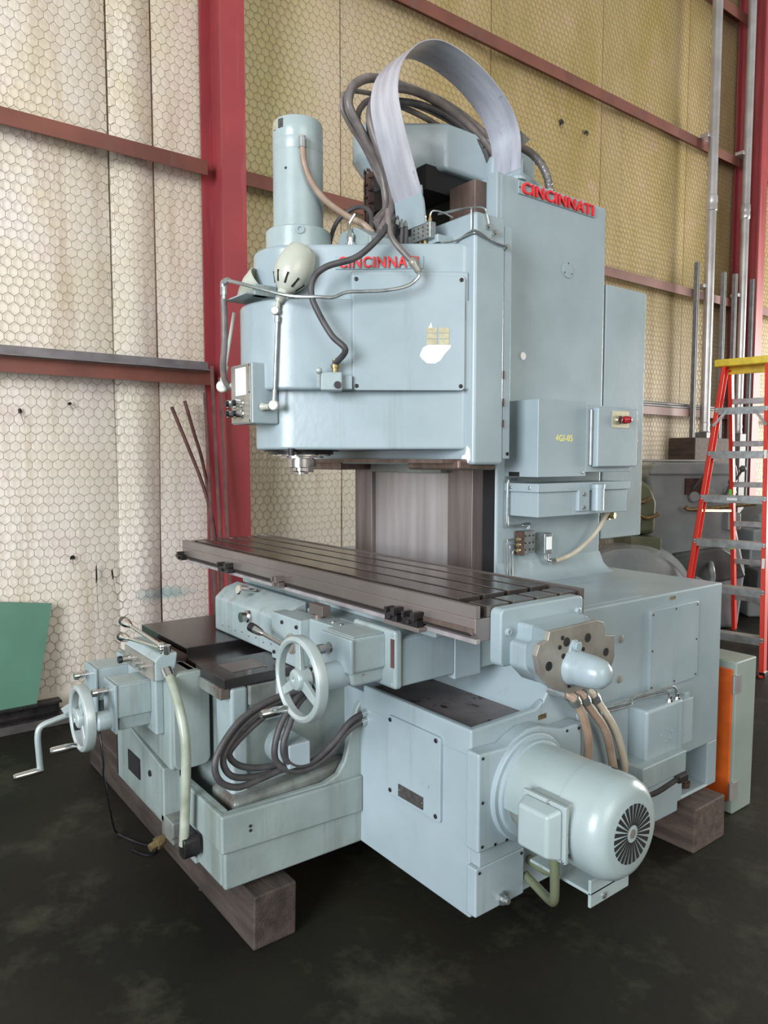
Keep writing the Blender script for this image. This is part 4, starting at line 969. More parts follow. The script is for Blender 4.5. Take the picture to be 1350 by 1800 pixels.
# ---- counterweight hood over the column top, lifting chain
def hood_ring(z, s, y_front):
    pts = []
    for k in range(9):
        a = math.radians(180+180*k/8)
        pts.append((-2.53+0.12*s*math.cos(a), y_front+0.11+0.11*s*math.sin(a), z))
    pts += [(-2.285, 2.075, z), (-2.285, 2.62, z), (-2.775, 2.62, z), (-2.775, 2.075, z)]
    return pts
b = MB()
lo = hood_ring(2.785, 0.85, 1.84); mid = hood_ring(2.85, 1.0, 1.80); hi = hood_ring(2.975, 1.0, 1.80)
b.loft(lo, mid); b.v = b.v; 
b2 = MB(); nn_ = len(lo)
b2.add(lo+mid+hi, [tuple(range(nn_)), tuple(range(3*nn_-1, 2*nn_-1, -1))]+[(i, (i+1) % nn_, nn_+(i+1) % nn_, nn_+i) for i in range(nn_)]+[(nn_+i, nn_+(i+1) % nn_, 2*nn_+(i+1) % nn_, 2*nn_+i) for i in range(nn_)])
hood = b2.build('chain_hood', PX, mill, 0.02, 3)
b = MB(); b.prism([(2.30, 2.735), (2.67, 2.735), (2.67, 2.80), (2.60, 2.85), (2.30, 2.90)], 'x', -2.80, -2.24); b.build('hood_skirt', PX, hood, 0.03, 3)
b = MB(); b.box(-2.74, -2.32, 1.99, 2.6, 2.70, 2.80); b.build('under_hood_shade', M['dark'], hood)  # solid dark block put in for the shade under the hood
b = MB(); b.prism([(2.10, 2.735), (2.75, 2.735), (2.75, 2.80), (2.70, 2.83), (2.10, 2.83)], 'x', -2.9, -2.35); b.build('hood_base', PX, hood, 0.02, 3)
b = MB(); b.cyl((-2.60, 1.93, 2.86), (-2.46, 1.93, 2.86), .07, n=24); b.build('chain_sprocket', M['rust'], hood)
for k in range(15):
    b = MB(); z = 2.47+k*0.026
    if k % 2: b.box(-2.542, -2.536, 1.838, 1.872, z-.012, z+.030); b.box(-2.524, -2.518, 1.838, 1.872, z-.012, z+.030)
    else: b.box(-2.550, -2.544, 1.842, 1.868, z-.012, z+.030); b.box(-2.516, -2.510, 1.842, 1.868, z-.012, z+.030); b.cyl((-2.556, 1.855, z), (-2.504, 1.855, z), .009, n=8)
    b.build('chain_link', M['rust'], hood)
# ---- cable band: bent aluminium strip guiding the hoses
prof = [(1.80, 2.50), (1.79, 2.56), (1.765, 2.62), (1.725, 2.72), (1.685, 2.83), (1.668, 2.92), (1.690, 3.01), (1.76, 3.095), (1.85, 3.14), (1.94, 3.145), (2.05, 3.125), (2.14, 3.09), (2.215, 3.045), (2.275, 2.985), (2.308, 2.91), (2.312, 2.79)]
P = [Vector((0, y, z)) for y, z in prof]
Q = []
for i in range(len(P)-1):
    p0 = P[i-1] if i else P[0]*2-P[1]; p3 = P[i+2] if i+2 < len(P) else P[-1]*2-P[-2]
    for k in range(5):
        t = k/5; p1, p2 = P[i], P[i+1]
        Q.append(.5*((2*p1)+(p2-p0)*t+(2*p0-5*p1+4*p2-p3)*t*t+(3*p1-p0-3*p2+p3)*t**3))
Q.append(P[-1])
b = MB(); n = len(Q); vs = []
for i, q in enumerate(Q):
    d = (Q[min(i+1, n-1)]-Q[max(i-1, 0)]).normalized(); nn = Vector((0, -d.z, d.y))
    for x in (-2.262, -2.10):
        for s in (-.0015, .0015):
            p = q+nn*s; vs.append((x, p.y, p.z))
fs = []
for i in range(n-1):
    a = i*4; c = a+4
    fs += [(a, a+2, c+2, c), (a+1, c+1, c+3, a+3), (a, c, c+1, a+1), (a+2, a+3, c+3, c+2)]
fs += [(0, 1, 3, 2), ((n-1)*4, (n-1)*4+2, (n-1)*4+3, (n-1)*4+1)]
b.add(vs, fs); band = b.build('cable_band', M['alu'], mill)
b = MB(); b.prism([(1.803, 2.472), (1.783, 2.605), (1.777, 2.605), (1.797, 2.472)], 'x', -2.262, -2.10); b.build('band_bracket', PX, band)
b = MB(); b.prism([(2.325, 2.735), (2.325, 2.83), (2.319, 2.83), (2.305, 2.745), (2.27, 2.741), (2.27, 2.735)], 'x', -2.262, -2.10); b.build('band_bracket', PX, band)
b = MB(); b.prism([(2.33, 2.88), (2.39, 2.93), (2.33, 2.95)], 'x', -2.16, -2.12); b.build('hose_guide', M['paint_oily'], band)
for p in ((-2.12, 2.306, 2.94), (-2.24, 2.24, 2.90)): screw(band, p, (0, -1, 0.3), .005)
b = MB(); b.lathe((-2.105, 2.30, 2.735), (0, 0, 1), [(0, .035), (.012, .035), (.018, .028), (.024, .01)], 20); b.build('cap_plug', PX, col)
hoses = [([(-2.30, 1.72, 2.50), (-2.34, 1.80, 2.58), (-2.35, 1.80, 2.677), (-2.35, 1.77, 2.754), (-2.35, 1.700, 2.841), (-2.35, 1.645, 2.909), (-2.35, 1.628, 2.955), (-2.35, 1.655, 3.019), (-2.36, 1.742, 3.075), (-2.38, 1.868, 3.10), (-2.38, 2.002, 3.105), (-2.36, 2.143, 3.085), (-2.33, 2.30, 3.02), (-2.28, 2.38, 2.92), (-2.24, 2.42, 2.80), (-2.22, 2.44, 2.73)], .0175),
         ([(-2.31, 1.72, 2.52), (-2.39, 1.85, 2.64), (-2.40, 1.815, 2.711), (-2.40, 1.737, 2.824), (-2.40, 1.661, 2.901), (-2.40, 1.632, 2.955), (-2.40, 1.65, 3.005), (-2.42, 1.737, 3.045), (-2.43, 1.968, 3.075), (-2.42, 2.156, 3.065), (-2.38, 2.34, 3.0), (-2.32, 2.44, 2.88), (-2.28, 2.47, 2.73)], .0095),
         ([(-2.26, 1.71, 2.46), (-2.295, 1.80, 2.596), (-2.30, 1.773, 2.715), (-2.30, 1.725, 2.807), (-2.31, 1.70, 2.894), (-2.31, 1.72, 2.965), (-2.31, 1.79, 3.03), (-2.32, 1.945, 3.065), (-2.32, 2.130, 3.040), (-2.29, 2.27, 2.96), (-2.26, 2.35, 2.86), (-2.24, 2.37, 2.735)], .0165),
         ([(-2.24, 1.72, 2.47), (-2.30, 1.83, 2.586), (-2.32, 1.80, 2.709), (-2.34, 1.75, 2.801), (-2.345, 1.725, 2.867), (-2.345, 1.735, 2.941), (-2.34, 1.816, 3.0), (-2.34, 1.992, 3.035), (-2.32, 2.148, 3.005), (-2.29, 2.28, 2.92), (-2.28, 2.33, 2.82), (-2.28, 2.34, 2.735)], .014),
         ([(-2.25, 1.73, 2.44), (-2.29, 1.82, 2.56), (-2.36, 1.81, 2.70), (-2.38, 1.75, 2.80), (-2.38, 1.70, 2.88), (-2.38, 1.70, 2.95), (-2.38, 1.78, 3.015), (-2.38, 1.96, 3.02), (-2.36, 2.13, 2.98), (-2.33, 2.26, 2.90), (-2.32, 2.30, 2.82), (-2.32, 2.32, 2.735)], .012)]
for i, (pts, r) in enumerate(hoses):
    MB().tube(pts, r, 10, 5).build('cable_hose', M['hose_grey'] if i != 3 else M['rubber'], band)
for k, (x, y) in enumerate(((-2.245, 1.775), (-2.225, 1.785), (-2.205, 1.79))):
    MB().tube([(x, y, 2.40), (x-.003, y+.01, 2.50), (x-.02, y+.035, 2.60), (x-.05, y-.0, 2.72)], .0085, 8).build('cable_hose', M['rubber'], band)
    MB().cyl((x-.0005, y+.003, 2.48), (x-.004, y+.014, 2.515), .0105, n=10).build('hose_ferrule', M['tube'], band)
b = MB()
for k in range(9): b.ring((-2.255-.001*k, 1.745+.002*k, 2.43+.008*k), (.1, .1, 1), .030, [(-.004, -.004), (.004, -.004), (.004, .004), (-.004, .004)], 16)
b.build('wire_wrap', M['black'], band)
b = MB(); b.tube([(-2.30, 1.70, 2.47), (-2.34, 1.72, 2.56), (-2.43, 1.72, 2.60), (-2.50, 1.68, 2.56), (-2.53, 1.66, 2.48), (-2.54, 1.66, 2.39)], .009, 8); b.build('looped_cable', M['rubber'], slide)
b = MB(); b.lathe((-2.30, 1.60, 2.39), (0, 0, 1), [(0, .018), (.02, .018), (.02, .012), (.04, .012), (.04, .015), (.055, .012)], 10); b.build('pipe_union', M['chrome'], slide)
b = MB(); b.tube([(-2.30, 1.60, 2.44), (-2.31, 1.60, 2.48), (-2.30, 1.62, 2.52)], .006, 8); b.build('bright_tube', M['chrome'], slide)
# braided hose behind the band at the column top
b = MB(); b.tube([(-2.30, 2.40, 2.96), (-2.24, 2.45, 2.955), (-2.19, 2.50, 2.91), (-2.16, 2.54, 2.84), (-2.15, 2.555, 2.765)], .017, 12); b.build('braided_hose', M['hose_grey'], col)
b = MB()
Pq = [Vector(p) for p in ((-2.19, 2.50, 2.91), (-2.172, 2.523, 2.878), (-2.16, 2.54, 2.84), (-2.153, 2.55, 2.80), (-2.15, 2.555, 2.765))]
for s in (1, -1):
    for ph in range(3):
        pts = []
        for i in range(25):
            t = i/24*(len(Pq)-1); k = min(int(t), len(Pq)-2); p = Pq[k].lerp(Pq[k+1], t-k)
            a = s*i*0.55+ph*2.1; dd = (Pq[k+1]-Pq[k]).normalized(); uu, vv, _ = frame(dd)
            pts.append(p+(uu*math.cos(a)+vv*math.sin(a))*.0175)
        b.tube(pts, .0012, 4, 1)
o = b.build('braid', M['tube'], col); o['kind'] = 'stuff'
b = MB(); b.lathe((-2.15, 2.555, 2.735), (0, 0, 1), [(0, .022), (.015, .022), (.018, .019), (.035, .019)], 8); b.build('hose_nut', M['chrome'], col)

# ---- base front cover and drive motor side
MB().prism(rrect(-1.925, -1.655, 0.448, 0.727, 0.012), 'y', 1.488, 1.502).build('front_cover', PX, base, 0.003)
for (x, z) in ((-1.91, .713), (-1.675, .713), (-1.91, .466), (-1.675, .466)): screw(base, (x, 1.488, z), (0, -1, 0), .0075)
MB().box(-1.862, -1.735, 1.484, 1.489, 0.464, 0.505).build('data_plate', M['nameplate_dark'], base)
for (x, z) in ((-1.858, .485), (-1.739, .485)): screw(base, (x, 1.485, z), (0, -1, 0), .003, 'chrome')
# side access panel
MB().prism(rrect(2.415, 2.755, 0.722, 1.034, 0.012), 'x', XR-.002, XR+.012).build('side_panel', PX, base, 0.003)
for (y, z) in ((2.43, 1.018), (2.585, 1.022), (2.74, 1.02), (2.43, .88), (2.74, .88), (2.43, .74), (2.585, .737), (2.74, .737)): screw(base, (XR+.012, y, z), (1, 0, 0), .004, 'rust')
for (y, z) in ((2.245, .953), (2.24, .806)):
    b = MB(); b.lathe((XR-.004, y, z), (1, 0, 0), [(0, .014), (.008, .014), (.009, .011)], 16); b.build('level_plug', M['bronze'], base)
MB().box(XR-.001, XR+.002, 2.56, 2.595, 1.058, 1.07).build('brass_tag', M['brass'], base)
MB().box(XR-.001, XR+.002, 1.80, 1.84, 0.752, 0.768).build('brass_tag', M['brass'], base)
# motor mounting plate with arched top
arch = [(1.478, 0.432), (1.96, 0.42), (1.96, 0.726), (1.86, 0.727), (1.80, 0.745), (1.745, 0.762), (1.69, 0.762), (1.635, 0.745), (1.60, 0.727), (1.478, 0.735)]
b = MB(); b.prism(arch, 'x', XR-.001, -1.475)
mp = b.build('motor_plate', PX, mill, 0.008, 3)
for (y, z) in ((1.495, .72), (1.495, .585), (1.495, .45), (1.60, .438), (1.94, .71), (1.88, .715), (1.70, .745), (1.55, .44)): screw(mp, (-1.475, y, z), (1, 0, 0), .005)
MB().box(XR-.001, -1.49, 1.50, 1.695, 0.375, 0.432).build('plate_foot', PX, mp, 0.004)
MB().box(XR-.001, -1.49, 1.485, 1.70, 0.222, 0.375).build('sump_cover', PX, mp, 0.006)
for (y, z) in ((1.50, .36), (1.685, .36)): screw(mp, (-1.49, y, z), (1, 0, 0), .005)
b = MB(); b.lathe((-1.49, 1.60, 0.246), (1, 0, 0), [(0, .022), (.008, .022), (.008, .014), (.02, .014), (.02, .009), (.028, .009)], 8); b.build('drain_plug', M['tube'], mp)
MB().box(XR-.001, -1.505, 1.995, 2.27, 0.42, 0.735).build('valve_plate', PX, mp, 0.005)
for (y, z) in ((2.01, .715), (2.14, .725), (2.25, .72)): screw(mp, (-1.505, y, z), (1, 0, 0), .004)
MC = Vector((-1.475, 1.695, 0.583))
b = MB(); b.lathe(MC, (1, 0, 0), [(0, .168), (.012, .168), (.016, .164), (.016, .150), (.03, .150), (.034, .142)], 48); b.build('motor_flange', PX, mp)
b = MB(); b.lathe(MC+Vector((.02, 0, 0)), (1, 0, 0), [(0, .125), (.20, .125)], 40); b.build('stator_frame', M['paint_oily'], mp)
b = MB(); n = 36                                # wrap-around sheet cover, open low on the near side
arc = [math.radians(-58+245*k/n) for k in range(n+1)]
vs = []
for x in (-1.445, -1.235):
    for r in (.144, .139):
        for a in arc: vs.append((x, MC.y+r*math.cos(a), MC.z+r*math.sin(a)))
m_ = n+1; fs = []
for k in range(n):
    fs += [(k, k+1, 2*m_+k+1, 2*m_+k), (m_+k, 3*m_+k, 3*m_+k+1, m_+k+1), (k, m_+k, m_+k+1, k+1), (2*m_+k, 2*m_+k+1, 3*m_+k+1, 3*m_+k)]
fs += [(0, 2*m_, 3*m_, m_), (n, m_+n, 3*m_+n, 2*m_+n)]
b.add(vs, fs); b.build('motor_cover', M['paint_light'], mp)
b = MB(); b.lathe((-1.255, MC.y, MC.z), (1, 0, 0), [(0, .140), (0, .146), (.10, .146), (.125, .138), (.142, .122), (.150, .105), (.151, .0)], 56); b.build('fan_cowl', M['paint_light'], mp)
for k in range(26):
    a = 2*PI*k/26
    e = Vector((0, math.cos(a), math.sin(a))); t = Vector((0, -math.sin(a), math.cos(a))); c = Vector((-1.1035, MC.y, MC.z))
    ra = [c+e*.024+t*.0018, c+e*.024-t*.0018, c+e*.082-t*.0060, c+e*.082+t*.0060]
    b = MB(); b.loft([p+Vector((-.004, 0, 0)) for p in ra], [p+Vector((.0006, 0, 0)) for p in ra]); b.build('vent_slot', M['dark'], mp)
b = MB(); b.cyl((-1.1045, MC.y, MC.z), (-1.1025, MC.y, MC.z), .013, n=20); b.build('cowl_hub', M['bronze'], mp)
b = MB(); b.cyl((-1.20, MC.y+.052, MC.z+.134), (-1.20, MC.y+.0535, MC.z+.1375), .009, n=14); b.build('cowl_hole', M['dark'], mp)
screw(mp, (-1.268, MC.y-.125, MC.z+.073), (0, -.86, .5), .008, 'paint_light', h=.8)
# terminal box
b = MB()
b.box(-1.335, -1.205, 1.535, 1.60, 0.525, 0.665); tb = b.build('terminal_box', M['paint_light'], mp, 0.006)
MB().box(-1.345, -1.192, 1.522, 1.537, 0.512, 0.672).build('box_lip', M['paint_light'], mp, 0.004)
ra = [(-1.335, 1.523, .518), (-1.200, 1.523, .518), (-1.200, 1.523, .665), (-1.335, 1.523, .665)]; rb = [(-1.325, 1.478, .530), (-1.220, 1.478, .530), (-1.220, 1.478, .648), (-1.325, 1.478, .648)]
b = MB(); b.loft(ra, rb); b.build('box_cover', M['paint_light'], mp, 0.010, 3)
for (x, z) in ((-1.199, .521), (-1.25, .667)): screw(mp, (x, 1.521, z), (0, -1, 0), .005, 'tube')
b = MB(); b.tube([(-1.265, 1.565, .515), (-1.268, 1.575, .42), (-1.29, 1.60, .34), (-1.36, 1.66, .285), (-1.50, 1.72, .27)], .014, 10); b.build('motor_conduit', M['bgm_green'], mp)
b = MB(); b.tube([(-1.30, 1.70, .45), (-1.34, 1.71, .37), (-1.42, 1.73, .32), (-1.52, 1.76, .30)], .016, 10); b.build('drain_hose', M['bgm_green'], mp)
b = MB(); b.box(-1.40, -1.18, 1.62, 1.78, 0.395, 0.405); b.box(-1.19, -1.18, 1.62, 1.80, 0.36, 0.44); b.build('motor_foot', M['paint_light'], mp, 0.003)
screw(mp, (-1.18, 1.68, .378), (1, 0, 0), .010, 'tube')
# pumps and piping on the side
MB().box(XR-.001, -1.43, 2.27, 2.505, 0.495, 0.706).build('pump_body', PX, mp, 0.012, 3)
MB().box(XR-.001, -1.445, 2.505, 2.60, 0.515, 0.69).build('pump_flange', PX, mp, 0.004)
MB().box(XR-.001, -1.47, 2.59, 2.615, 0.505, 0.70).build('pump_gasket_plate', PX, mp, 0.003)
for (y, z) in ((2.36, .60), (2.40, .615), (2.43, .60), (2.39, .57), (2.42, .575), (2.54, .56)): screw(mp, (-1.43 if y < 2.5 else -1.445, y, z), (1, 0, 0), .004, 'paint')
b = MB(); b.box(XR-.001, -1.395, 2.20, 2.475, 0.447, 0.528); lp = b.build('lower_valve_block', M['paint_worn'], mp, 0.006)
b = MB(); b.tube([(-1.40, 2.15, .435), (-1.385, 2.25, .43), (-1.385, 2.36, .438), (-1.39, 2.45, .445)], .009, 8); b.build('oily_hose', M['black'], mp)
MB().box(-1.40, -1.376, 2.40, 2.46, .425, .45).build('hose_stub', M['black'], mp, 0.003)
for i, (pts, mm) in enumerate((([(-1.50, 1.868, 0.842), (-1.46, 1.885, 0.83), (-1.455, 1.915, 0.79), (-1.455, 1.95, 0.725), (-1.46, 1.975, 0.64), (-1.47, 1.97, 0.50)], 'hose_tan'),
                          ([(-1.50, 1.92, 0.842), (-1.46, 1.935, 0.825), (-1.455, 1.965, 0.785), (-1.455, 2.053, 0.688), (-1.46, 2.105, 0.576), (-1.46, 2.142, 0.43)], 'hose_tan'),
                          ([(-1.50, 1.985, 0.832), (-1.47, 2.0, 0.815), (-1.465, 2.035, 0.775), (-1.465, 2.12, 0.675), (-1.47, 2.18, 0.570), (-1.47, 2.225, 0.43)], 'conduit'))):
    MB().tube(pts, .0145, 12).build('oil_hose', M[mm], mp)
    p, q = Vector(pts[0]), Vector(pts[1])
    b = MB(); b.cyl(p+Vector((-.035, -.005, 0)), p+Vector((.03, .005, -.004)), .019, n=12); b.lathe(q+(Vector(pts[2])-q)*.1, Vector(pts[2])-q, [(0, .021), (.02, .021), (.02, .018), (.03, .018)], 10); b.build('hose_elbow', M['tube'], mp)
for dz, dy in ((0, 0), (.014, .01)):
    MB().tube([(-1.465, 2.04+dy, 0.742+dz), (-1.46, 2.20, 0.735+dz), (-1.455, 2.235, 0.750+dz), (-1.45, 2.40, 0.744+dz), (-1.448, 2.43+dy*4, 0.738+dz), (-1.448, 2.44+dy*5, 0.705)], .0055, 8, 5).build('oil_tube', M['tube'], mp)
for y in (2.44, 2.49):
    b = MB(); b.lathe((-1.448, y, .700), (0, 0, 1), [(0, .012), (.012, .012), (.012, .008), (.026, .008)], 8); b.build('tube_nut', M['chrome'], mp)
b = MB(); b.lathe((-1.465, 2.035, .742), (0, 1, 0), [(0, .010), (.03, .010)], 8); b.build('tube_nut', M['chrome'], mp)

# ---- coolant and oil hoses coiled at the bed
hz = [([(-2.12, 1.30, 0.81), (-2.12, 1.153, 0.797), (-2.115, 1.037, 0.758), (-2.11, 0.960, 0.685), (-2.105, 0.934, 0.626), (-2.105, 0.954, 0.570), (-2.11, 1.013, 0.535), (-2.115, 1.086, 0.535), (-2.12, 1.194, 0.546), (-2.125, 1.284, 0.545)], .0110),
      ([(-2.13, 1.30, 0.792), (-2.13, 1.158, 0.777), (-2.125, 1.052, 0.734), (-2.12, 0.986, 0.672), (-2.12, 0.970, 0.623), (-2.12, 0.999, 0.573), (-2.125, 1.070, 0.548), (-2.13, 1.155, 0.539), (-2.13, 1.244, 0.543)], .0110),
      ([(-2.14, 1.29, 0.772), (-2.14, 1.174, 0.755), (-2.14, 1.078, 0.708), (-2.14, 1.011, 0.657), (-2.14, 1.003, 0.628), (-2.14, 1.034, 0.593), (-2.14, 1.097, 0.567), (-2.14, 1.183, 0.556)], .0110),
      ([(-2.15, 1.32, 0.812), (-2.10, 1.223, 0.779), (-2.09, 1.168, 0.722), (-2.085, 1.139, 0.651), (-2.085, 1.145, 0.595), (-2.085, 1.199, 0.549), (-2.085, 1.277, 0.540), (-2.08, 1.359, 0.576), (-2.075, 1.420, 0.634), (-2.075, 1.490, 0.660), (-2.07, 1.515, 0.664)], .0110),
      ([(-2.15, 1.33, 0.80), (-2.10, 1.235, 0.765), (-2.08, 1.190, 0.708), (-2.075, 1.165, 0.650), (-2.075, 1.173, 0.603), (-2.075, 1.215, 0.568), (-2.075, 1.283, 0.566), (-2.07, 1.365, 0.615), (-2.07, 1.430, 0.670), (-2.07, 1.49, 0.690), (-2.065, 1.515, 0.694)], .0110)]
for i, (pts, r) in enumerate(hz):
    MB().tube(pts, r, 10, 6).build('coolant_hose', M['rubber'], knee)
for z in (0.664, 0.694):
    b = MB(); b.lathe((-2.07, 1.478, z-.006), (0.05, 1, .1), [(0, .015), (.03, .015)], 10); b.build('hose_ferrule', M['chrome'], knee)

# loose black wire hanging from the front drive to the floor
b = MB(); b.tube([(-2.602, 0.72, 0.66), (-2.575, 0.72, 0.598), (-2.57, 0.725, 0.529), (-2.626, 0.74, 0.46), (-2.778, 0.80, 0.28), (-2.946, 0.86, 0.12), (-3.06, 0.905, 0.02), (-3.03, 0.925, 0.005), (-2.95, 0.955, 0.005), (-2.87, 0.995, 0.005), (-2.82, 0.985, 0.005), (-2.83, 0.95, 0.005), (-2.90, 0.92, 0.005)], .004, 7)
tag(b.build('black_wire', M['blackp']), 'thin black wire hanging from the front handwheel to the floor', 'wire')

# ================================================================== STEP LADDER
u = Vector((0.98, 0.19, 0)).normalized(); nfr = Vector((u.y, -u.x, 0))
lt = Vector((-2.879, 5.841, 2.349))
ladder = thing('step_ladder', (-2.879, 5.841, 0), 'tall orange red fibreglass step ladder with yellow top cap and aluminium steps', 'ladder')
def fc(z): return Vector((lt.x, lt.y, z))+nfr*(0.035+0.20*(lt.z-z))
def rc(z): return Vector((lt.x, lt.y, z))-nfr*(0.07+0.33*(lt.z-z))
def hwf(z): return 0.175+0.066*(lt.z-z)
def hwr(z): return 0.165+0.050*(lt.z-z)
for s, nm_ in ((-1, 'front_rail'), (1, 'front_rail')):
    b = MB()
    for (o0, o1, d0, d1) in ((0, .033, -.045, -.038), (0, .033, .038, .045), (0, .007, -.045, .045)):
        ra = [fc(0)+u*(s*(hwf(0)-a))+nfr*d for a, d in ((o0, d0), (o1, d0), (o1, d1), (o0, d1))]
        rb = [fc(2.345)+u*(s*(hwf(2.345)-a))+nfr*d for a, d in ((o0, d0), (o1, d0), (o1, d1), (o0, d1))]
        b.loft(ra, rb)
    b.build(nm_, M['lred'], ladder, .002)
    b = MB()
    ra = [rc(0)+u*(s*(hwr(0)-a))+nfr*d for a, d in ((0, -.035), (.031, -.035), (.031, .035), (0, .035))]
    rb = [rc(2.32)+u*(s*(hwr(2.32)-a))+nfr*d for a, d in ((0, -.035), (.031, -.035), (.031, .035), (0, .035))]
    b.loft(ra, rb); b.build('rear_rail', M['lred'], ladder, .004)
    c = fc(0.02)+u*(s*(hwf(0.02)-.012)); b = MB(); b.obox((c.x, c.y, .02), u, nfr, (0, 0, 1), .04, .09, .04); b.build('foot', M['blackp'], ladder, .004)
    c = rc(0.02)+u*(s*(hwr(0.02)-.012)); b = MB(); b.obox((c.x, c.y, .02), u, nfr, (0, 0, 1), .04, .07, .04); b.build('foot', M['blackp'], ladder, .004)
for k in range(6):
    z = 2.007-k*0.345; c = fc(z); h = hwf(z)-.004
    b = MB(); b.obox(c+Vector((0, 0, -.003)), u, nfr, Z3, 2*h, .10, .006); b.obox(c+nfr*.049+Vector((0, 0, -.030)), u, nfr, Z3, 2*h, .004, .054); b.obox(c-nfr*.049+Vector((0, 0, -.018)), u, nfr, Z3, 2*h, .004, .03)
    b.build('step', M['ladder_alu'], ladder, .001)
    for s in (-1, 1):
        for dz in (-.012, -.034): screw(ladder, c+u*(s*(h-.012))+nfr*.052+Vector((0, 0, dz)), nfr, .006, 'chrome')
    if k < 6:
        z = 2.007-k*0.345+0.065; c = rc(z); h = hwr(z)-.01
        b = MB(); b.obox(c, u, nfr, Z3, 2*h, .035, .045); b.build('rear_bar', M['ladder_alu'], ladder, .003)
for s in (-1, 1):
    p = fc(1.98)+u*(s*(hwf(1.98)-.10))+nfr*.055; q = fc(1.86)+u*(s*(hwf(1.86)-.012))+nfr*.055
    d = (q-p).normalized(); b = MB(); b.obox((p+q)/2, d, nfr.cross(d), nfr, (q-p).length, .02, .004); b.build('step_brace', M['ladder_alu'], ladder)
    z = 0.50; p = rc(.44)+u*(s*(hwr(.44)-.02)); q = rc(.30)+u*(s*(hwr(.3)-.24)); d = (q-p).normalized()
    b = MB(); b.obox((p+q)/2+nfr*.03, d, nfr.cross(d), nfr, (q-p).length, .02, .004); b.build('rear_brace', M['ladder_alu'], ladder)
    p = fc(1.19)+u*(s*(hwf(1.19)-.02)); q = rc(1.15)+u*(s*(hwr(1.15)-.02)); d = (q-p).normalized()
    b = MB(); b.obox((p+q)/2, d, Z3.cross(d), Z3, (q-p).length, .018, .022) if False else b.obox((p+q)/2, d, d.cross(Z3).normalized(), d.cross(d.cross(Z3)).normalized(), (q-p).length, .004, .02)
    b.build('spreader', M['brass'], ladder)
b = MB(); b.obox(lt+Vector((0, 0, .018)), u, nfr, Z3, .46, .19, .06); b.build('top_cap', M['lyellow'], ladder, .012, 3)
b = MB(); b.obox(lt-nfr*.06+Vector((0, 0, -.03)), u, nfr, Z3, .33, .02, .07); b.build('cap_skirt', M['lyellow'], ladder, .004)
c = rc(.87)+u*(-(hwr(.87)-.012)); b = MB(); b.obox(c+nfr*.037, u, Z3, nfr, .035, .13, .002); b.build('green_sticker', M['sticker'], ladder)
c = rc(1.33)+u*(-(hwr(1.33)-.012)); b = MB(); b.obox(c+nfr*.037, u, Z3, nfr, .019, .12, .002); b.build('green_sticker', M['sticker'], ladder)
c = fc(1.29)+nfr*.0525+Z3*0; b = MB(); b.obox(c, u, Z3, nfr, .075, .02, .001); b.build('step_label', M['white'], ladder)
c = fc(.80)+u*(hwf(.80)-.016)+nfr*.047; b = MB(); b.obox(c, u, Z3, nfr, .02, .12, .002); b.build('white_label', M['white'], ladder)
c = fc(1.62)+u*(hwf(1.62)-.016)+nfr*.047; b = MB(); b.obox(c, u, Z3, nfr, .02, .10, .002); b.build('white_label', M['white'], ladder)

# ================================================================== OPEN CABINET STANDING BEHIND THE BASE
cabt = thing('steel_cabinet', (-1.70, 3.26, 0), 'grey steel cabinet with orange inside standing on the floor behind the machine base', 'cabinet')
b = MB(); b.prism([(3.165, 0.002), (3.335, 0.002), (3.345, 0.70), (3.165, 0.70)], 'x', -2.02, -1.56); b.build('cabinet_shell', M['cab'], cabt, 0.008, 3)
b = MB(); b.box(-2.0, -1.575, 3.155, 3.168, 0.06, 0.665); b.build('cabinet_lining', M['orange'], cabt, 0.006)
for z in (0.10, 0.59):
    b = MB(); b.cyl((-1.566, 3.155, z-.03), (-1.566, 3.155, z+.05), .008, n=10); b.box(-1.562, -1.556, 3.155, 3.20, z-.03, z+.05); b.build('hinge', M['galv'], cabt)

# ================================================================== BACKGROUND MACHINE AND MORE
bg = thing('old_lathe', (-3.5, 5.6, 0), 'old grey machine tool with rounded head and drum guard beyond the ladder', 'machine tool')
fw = Vector((-.794, .607, 0)); rt = Vector((.607, .794, 0))
def bgp(px, py, w):     # direction helper in the viewing frame of the shop floor plan: lateral, depth, height
    return Vector((0, 0, max(0.0, 1.6+1.1*py)))+fw*(w*1.1)+rt*(px*1.1)
hd = MB()
def bloft(prof, w0, w1):  # prof of (lateral, height), extruded in depth
    hd.loft([bgp(l, h, w0) for l, h in prof], [bgp(l, h, w1) for l, h in prof])
bloft([(2.10, -1.6), (3.05, -1.6), (3.10, -.95), (2.98, -.45), (3.02, -.12), (2.96, -.05), (2.30, -.05), (2.22, -.12), (2.26, -.40), (2.20, -.75), (2.05, -.95)], 6.15, 6.60)
hd.build('lathe_body', M['bgm'], bg, 0.05, 4)
hd = MB(); bloft([(2.24, -.135), (2.99, -.135), (2.97, -.045), (2.92, -.03), (2.34, -.03), (2.26, -.055)], 6.12, 6.62); hd.build('lathe_lid', M['bgm'], bg, 0.02, 3)
hd = MB(); bloft([(1.95, -.62), (2.24, -.62), (2.25, -.35), (2.20, -.22), (2.10, -.16), (1.95, -.15)], 5.95, 6.5); hd.build('gear_guard', M['bgm_green'], bg, 0.05, 4)
b = MB(); b.lathe(bgp(1.92, -1.18, 5.60), rt*0.35+fw*.94, [(0, .02), (0, .50), (.02, .535), (.60, .545), (.62, .52)], 48); b.build('drum_guard', M['bgm'], bg)
b = MB(); b.lathe(bgp(1.92, -1.18, 5.596), -(rt*0.35+fw*.94), [(0, .13), (.008, .13), (.010, .12)], 32); b.build('drum_cap', M['bgm_dark'], bg)
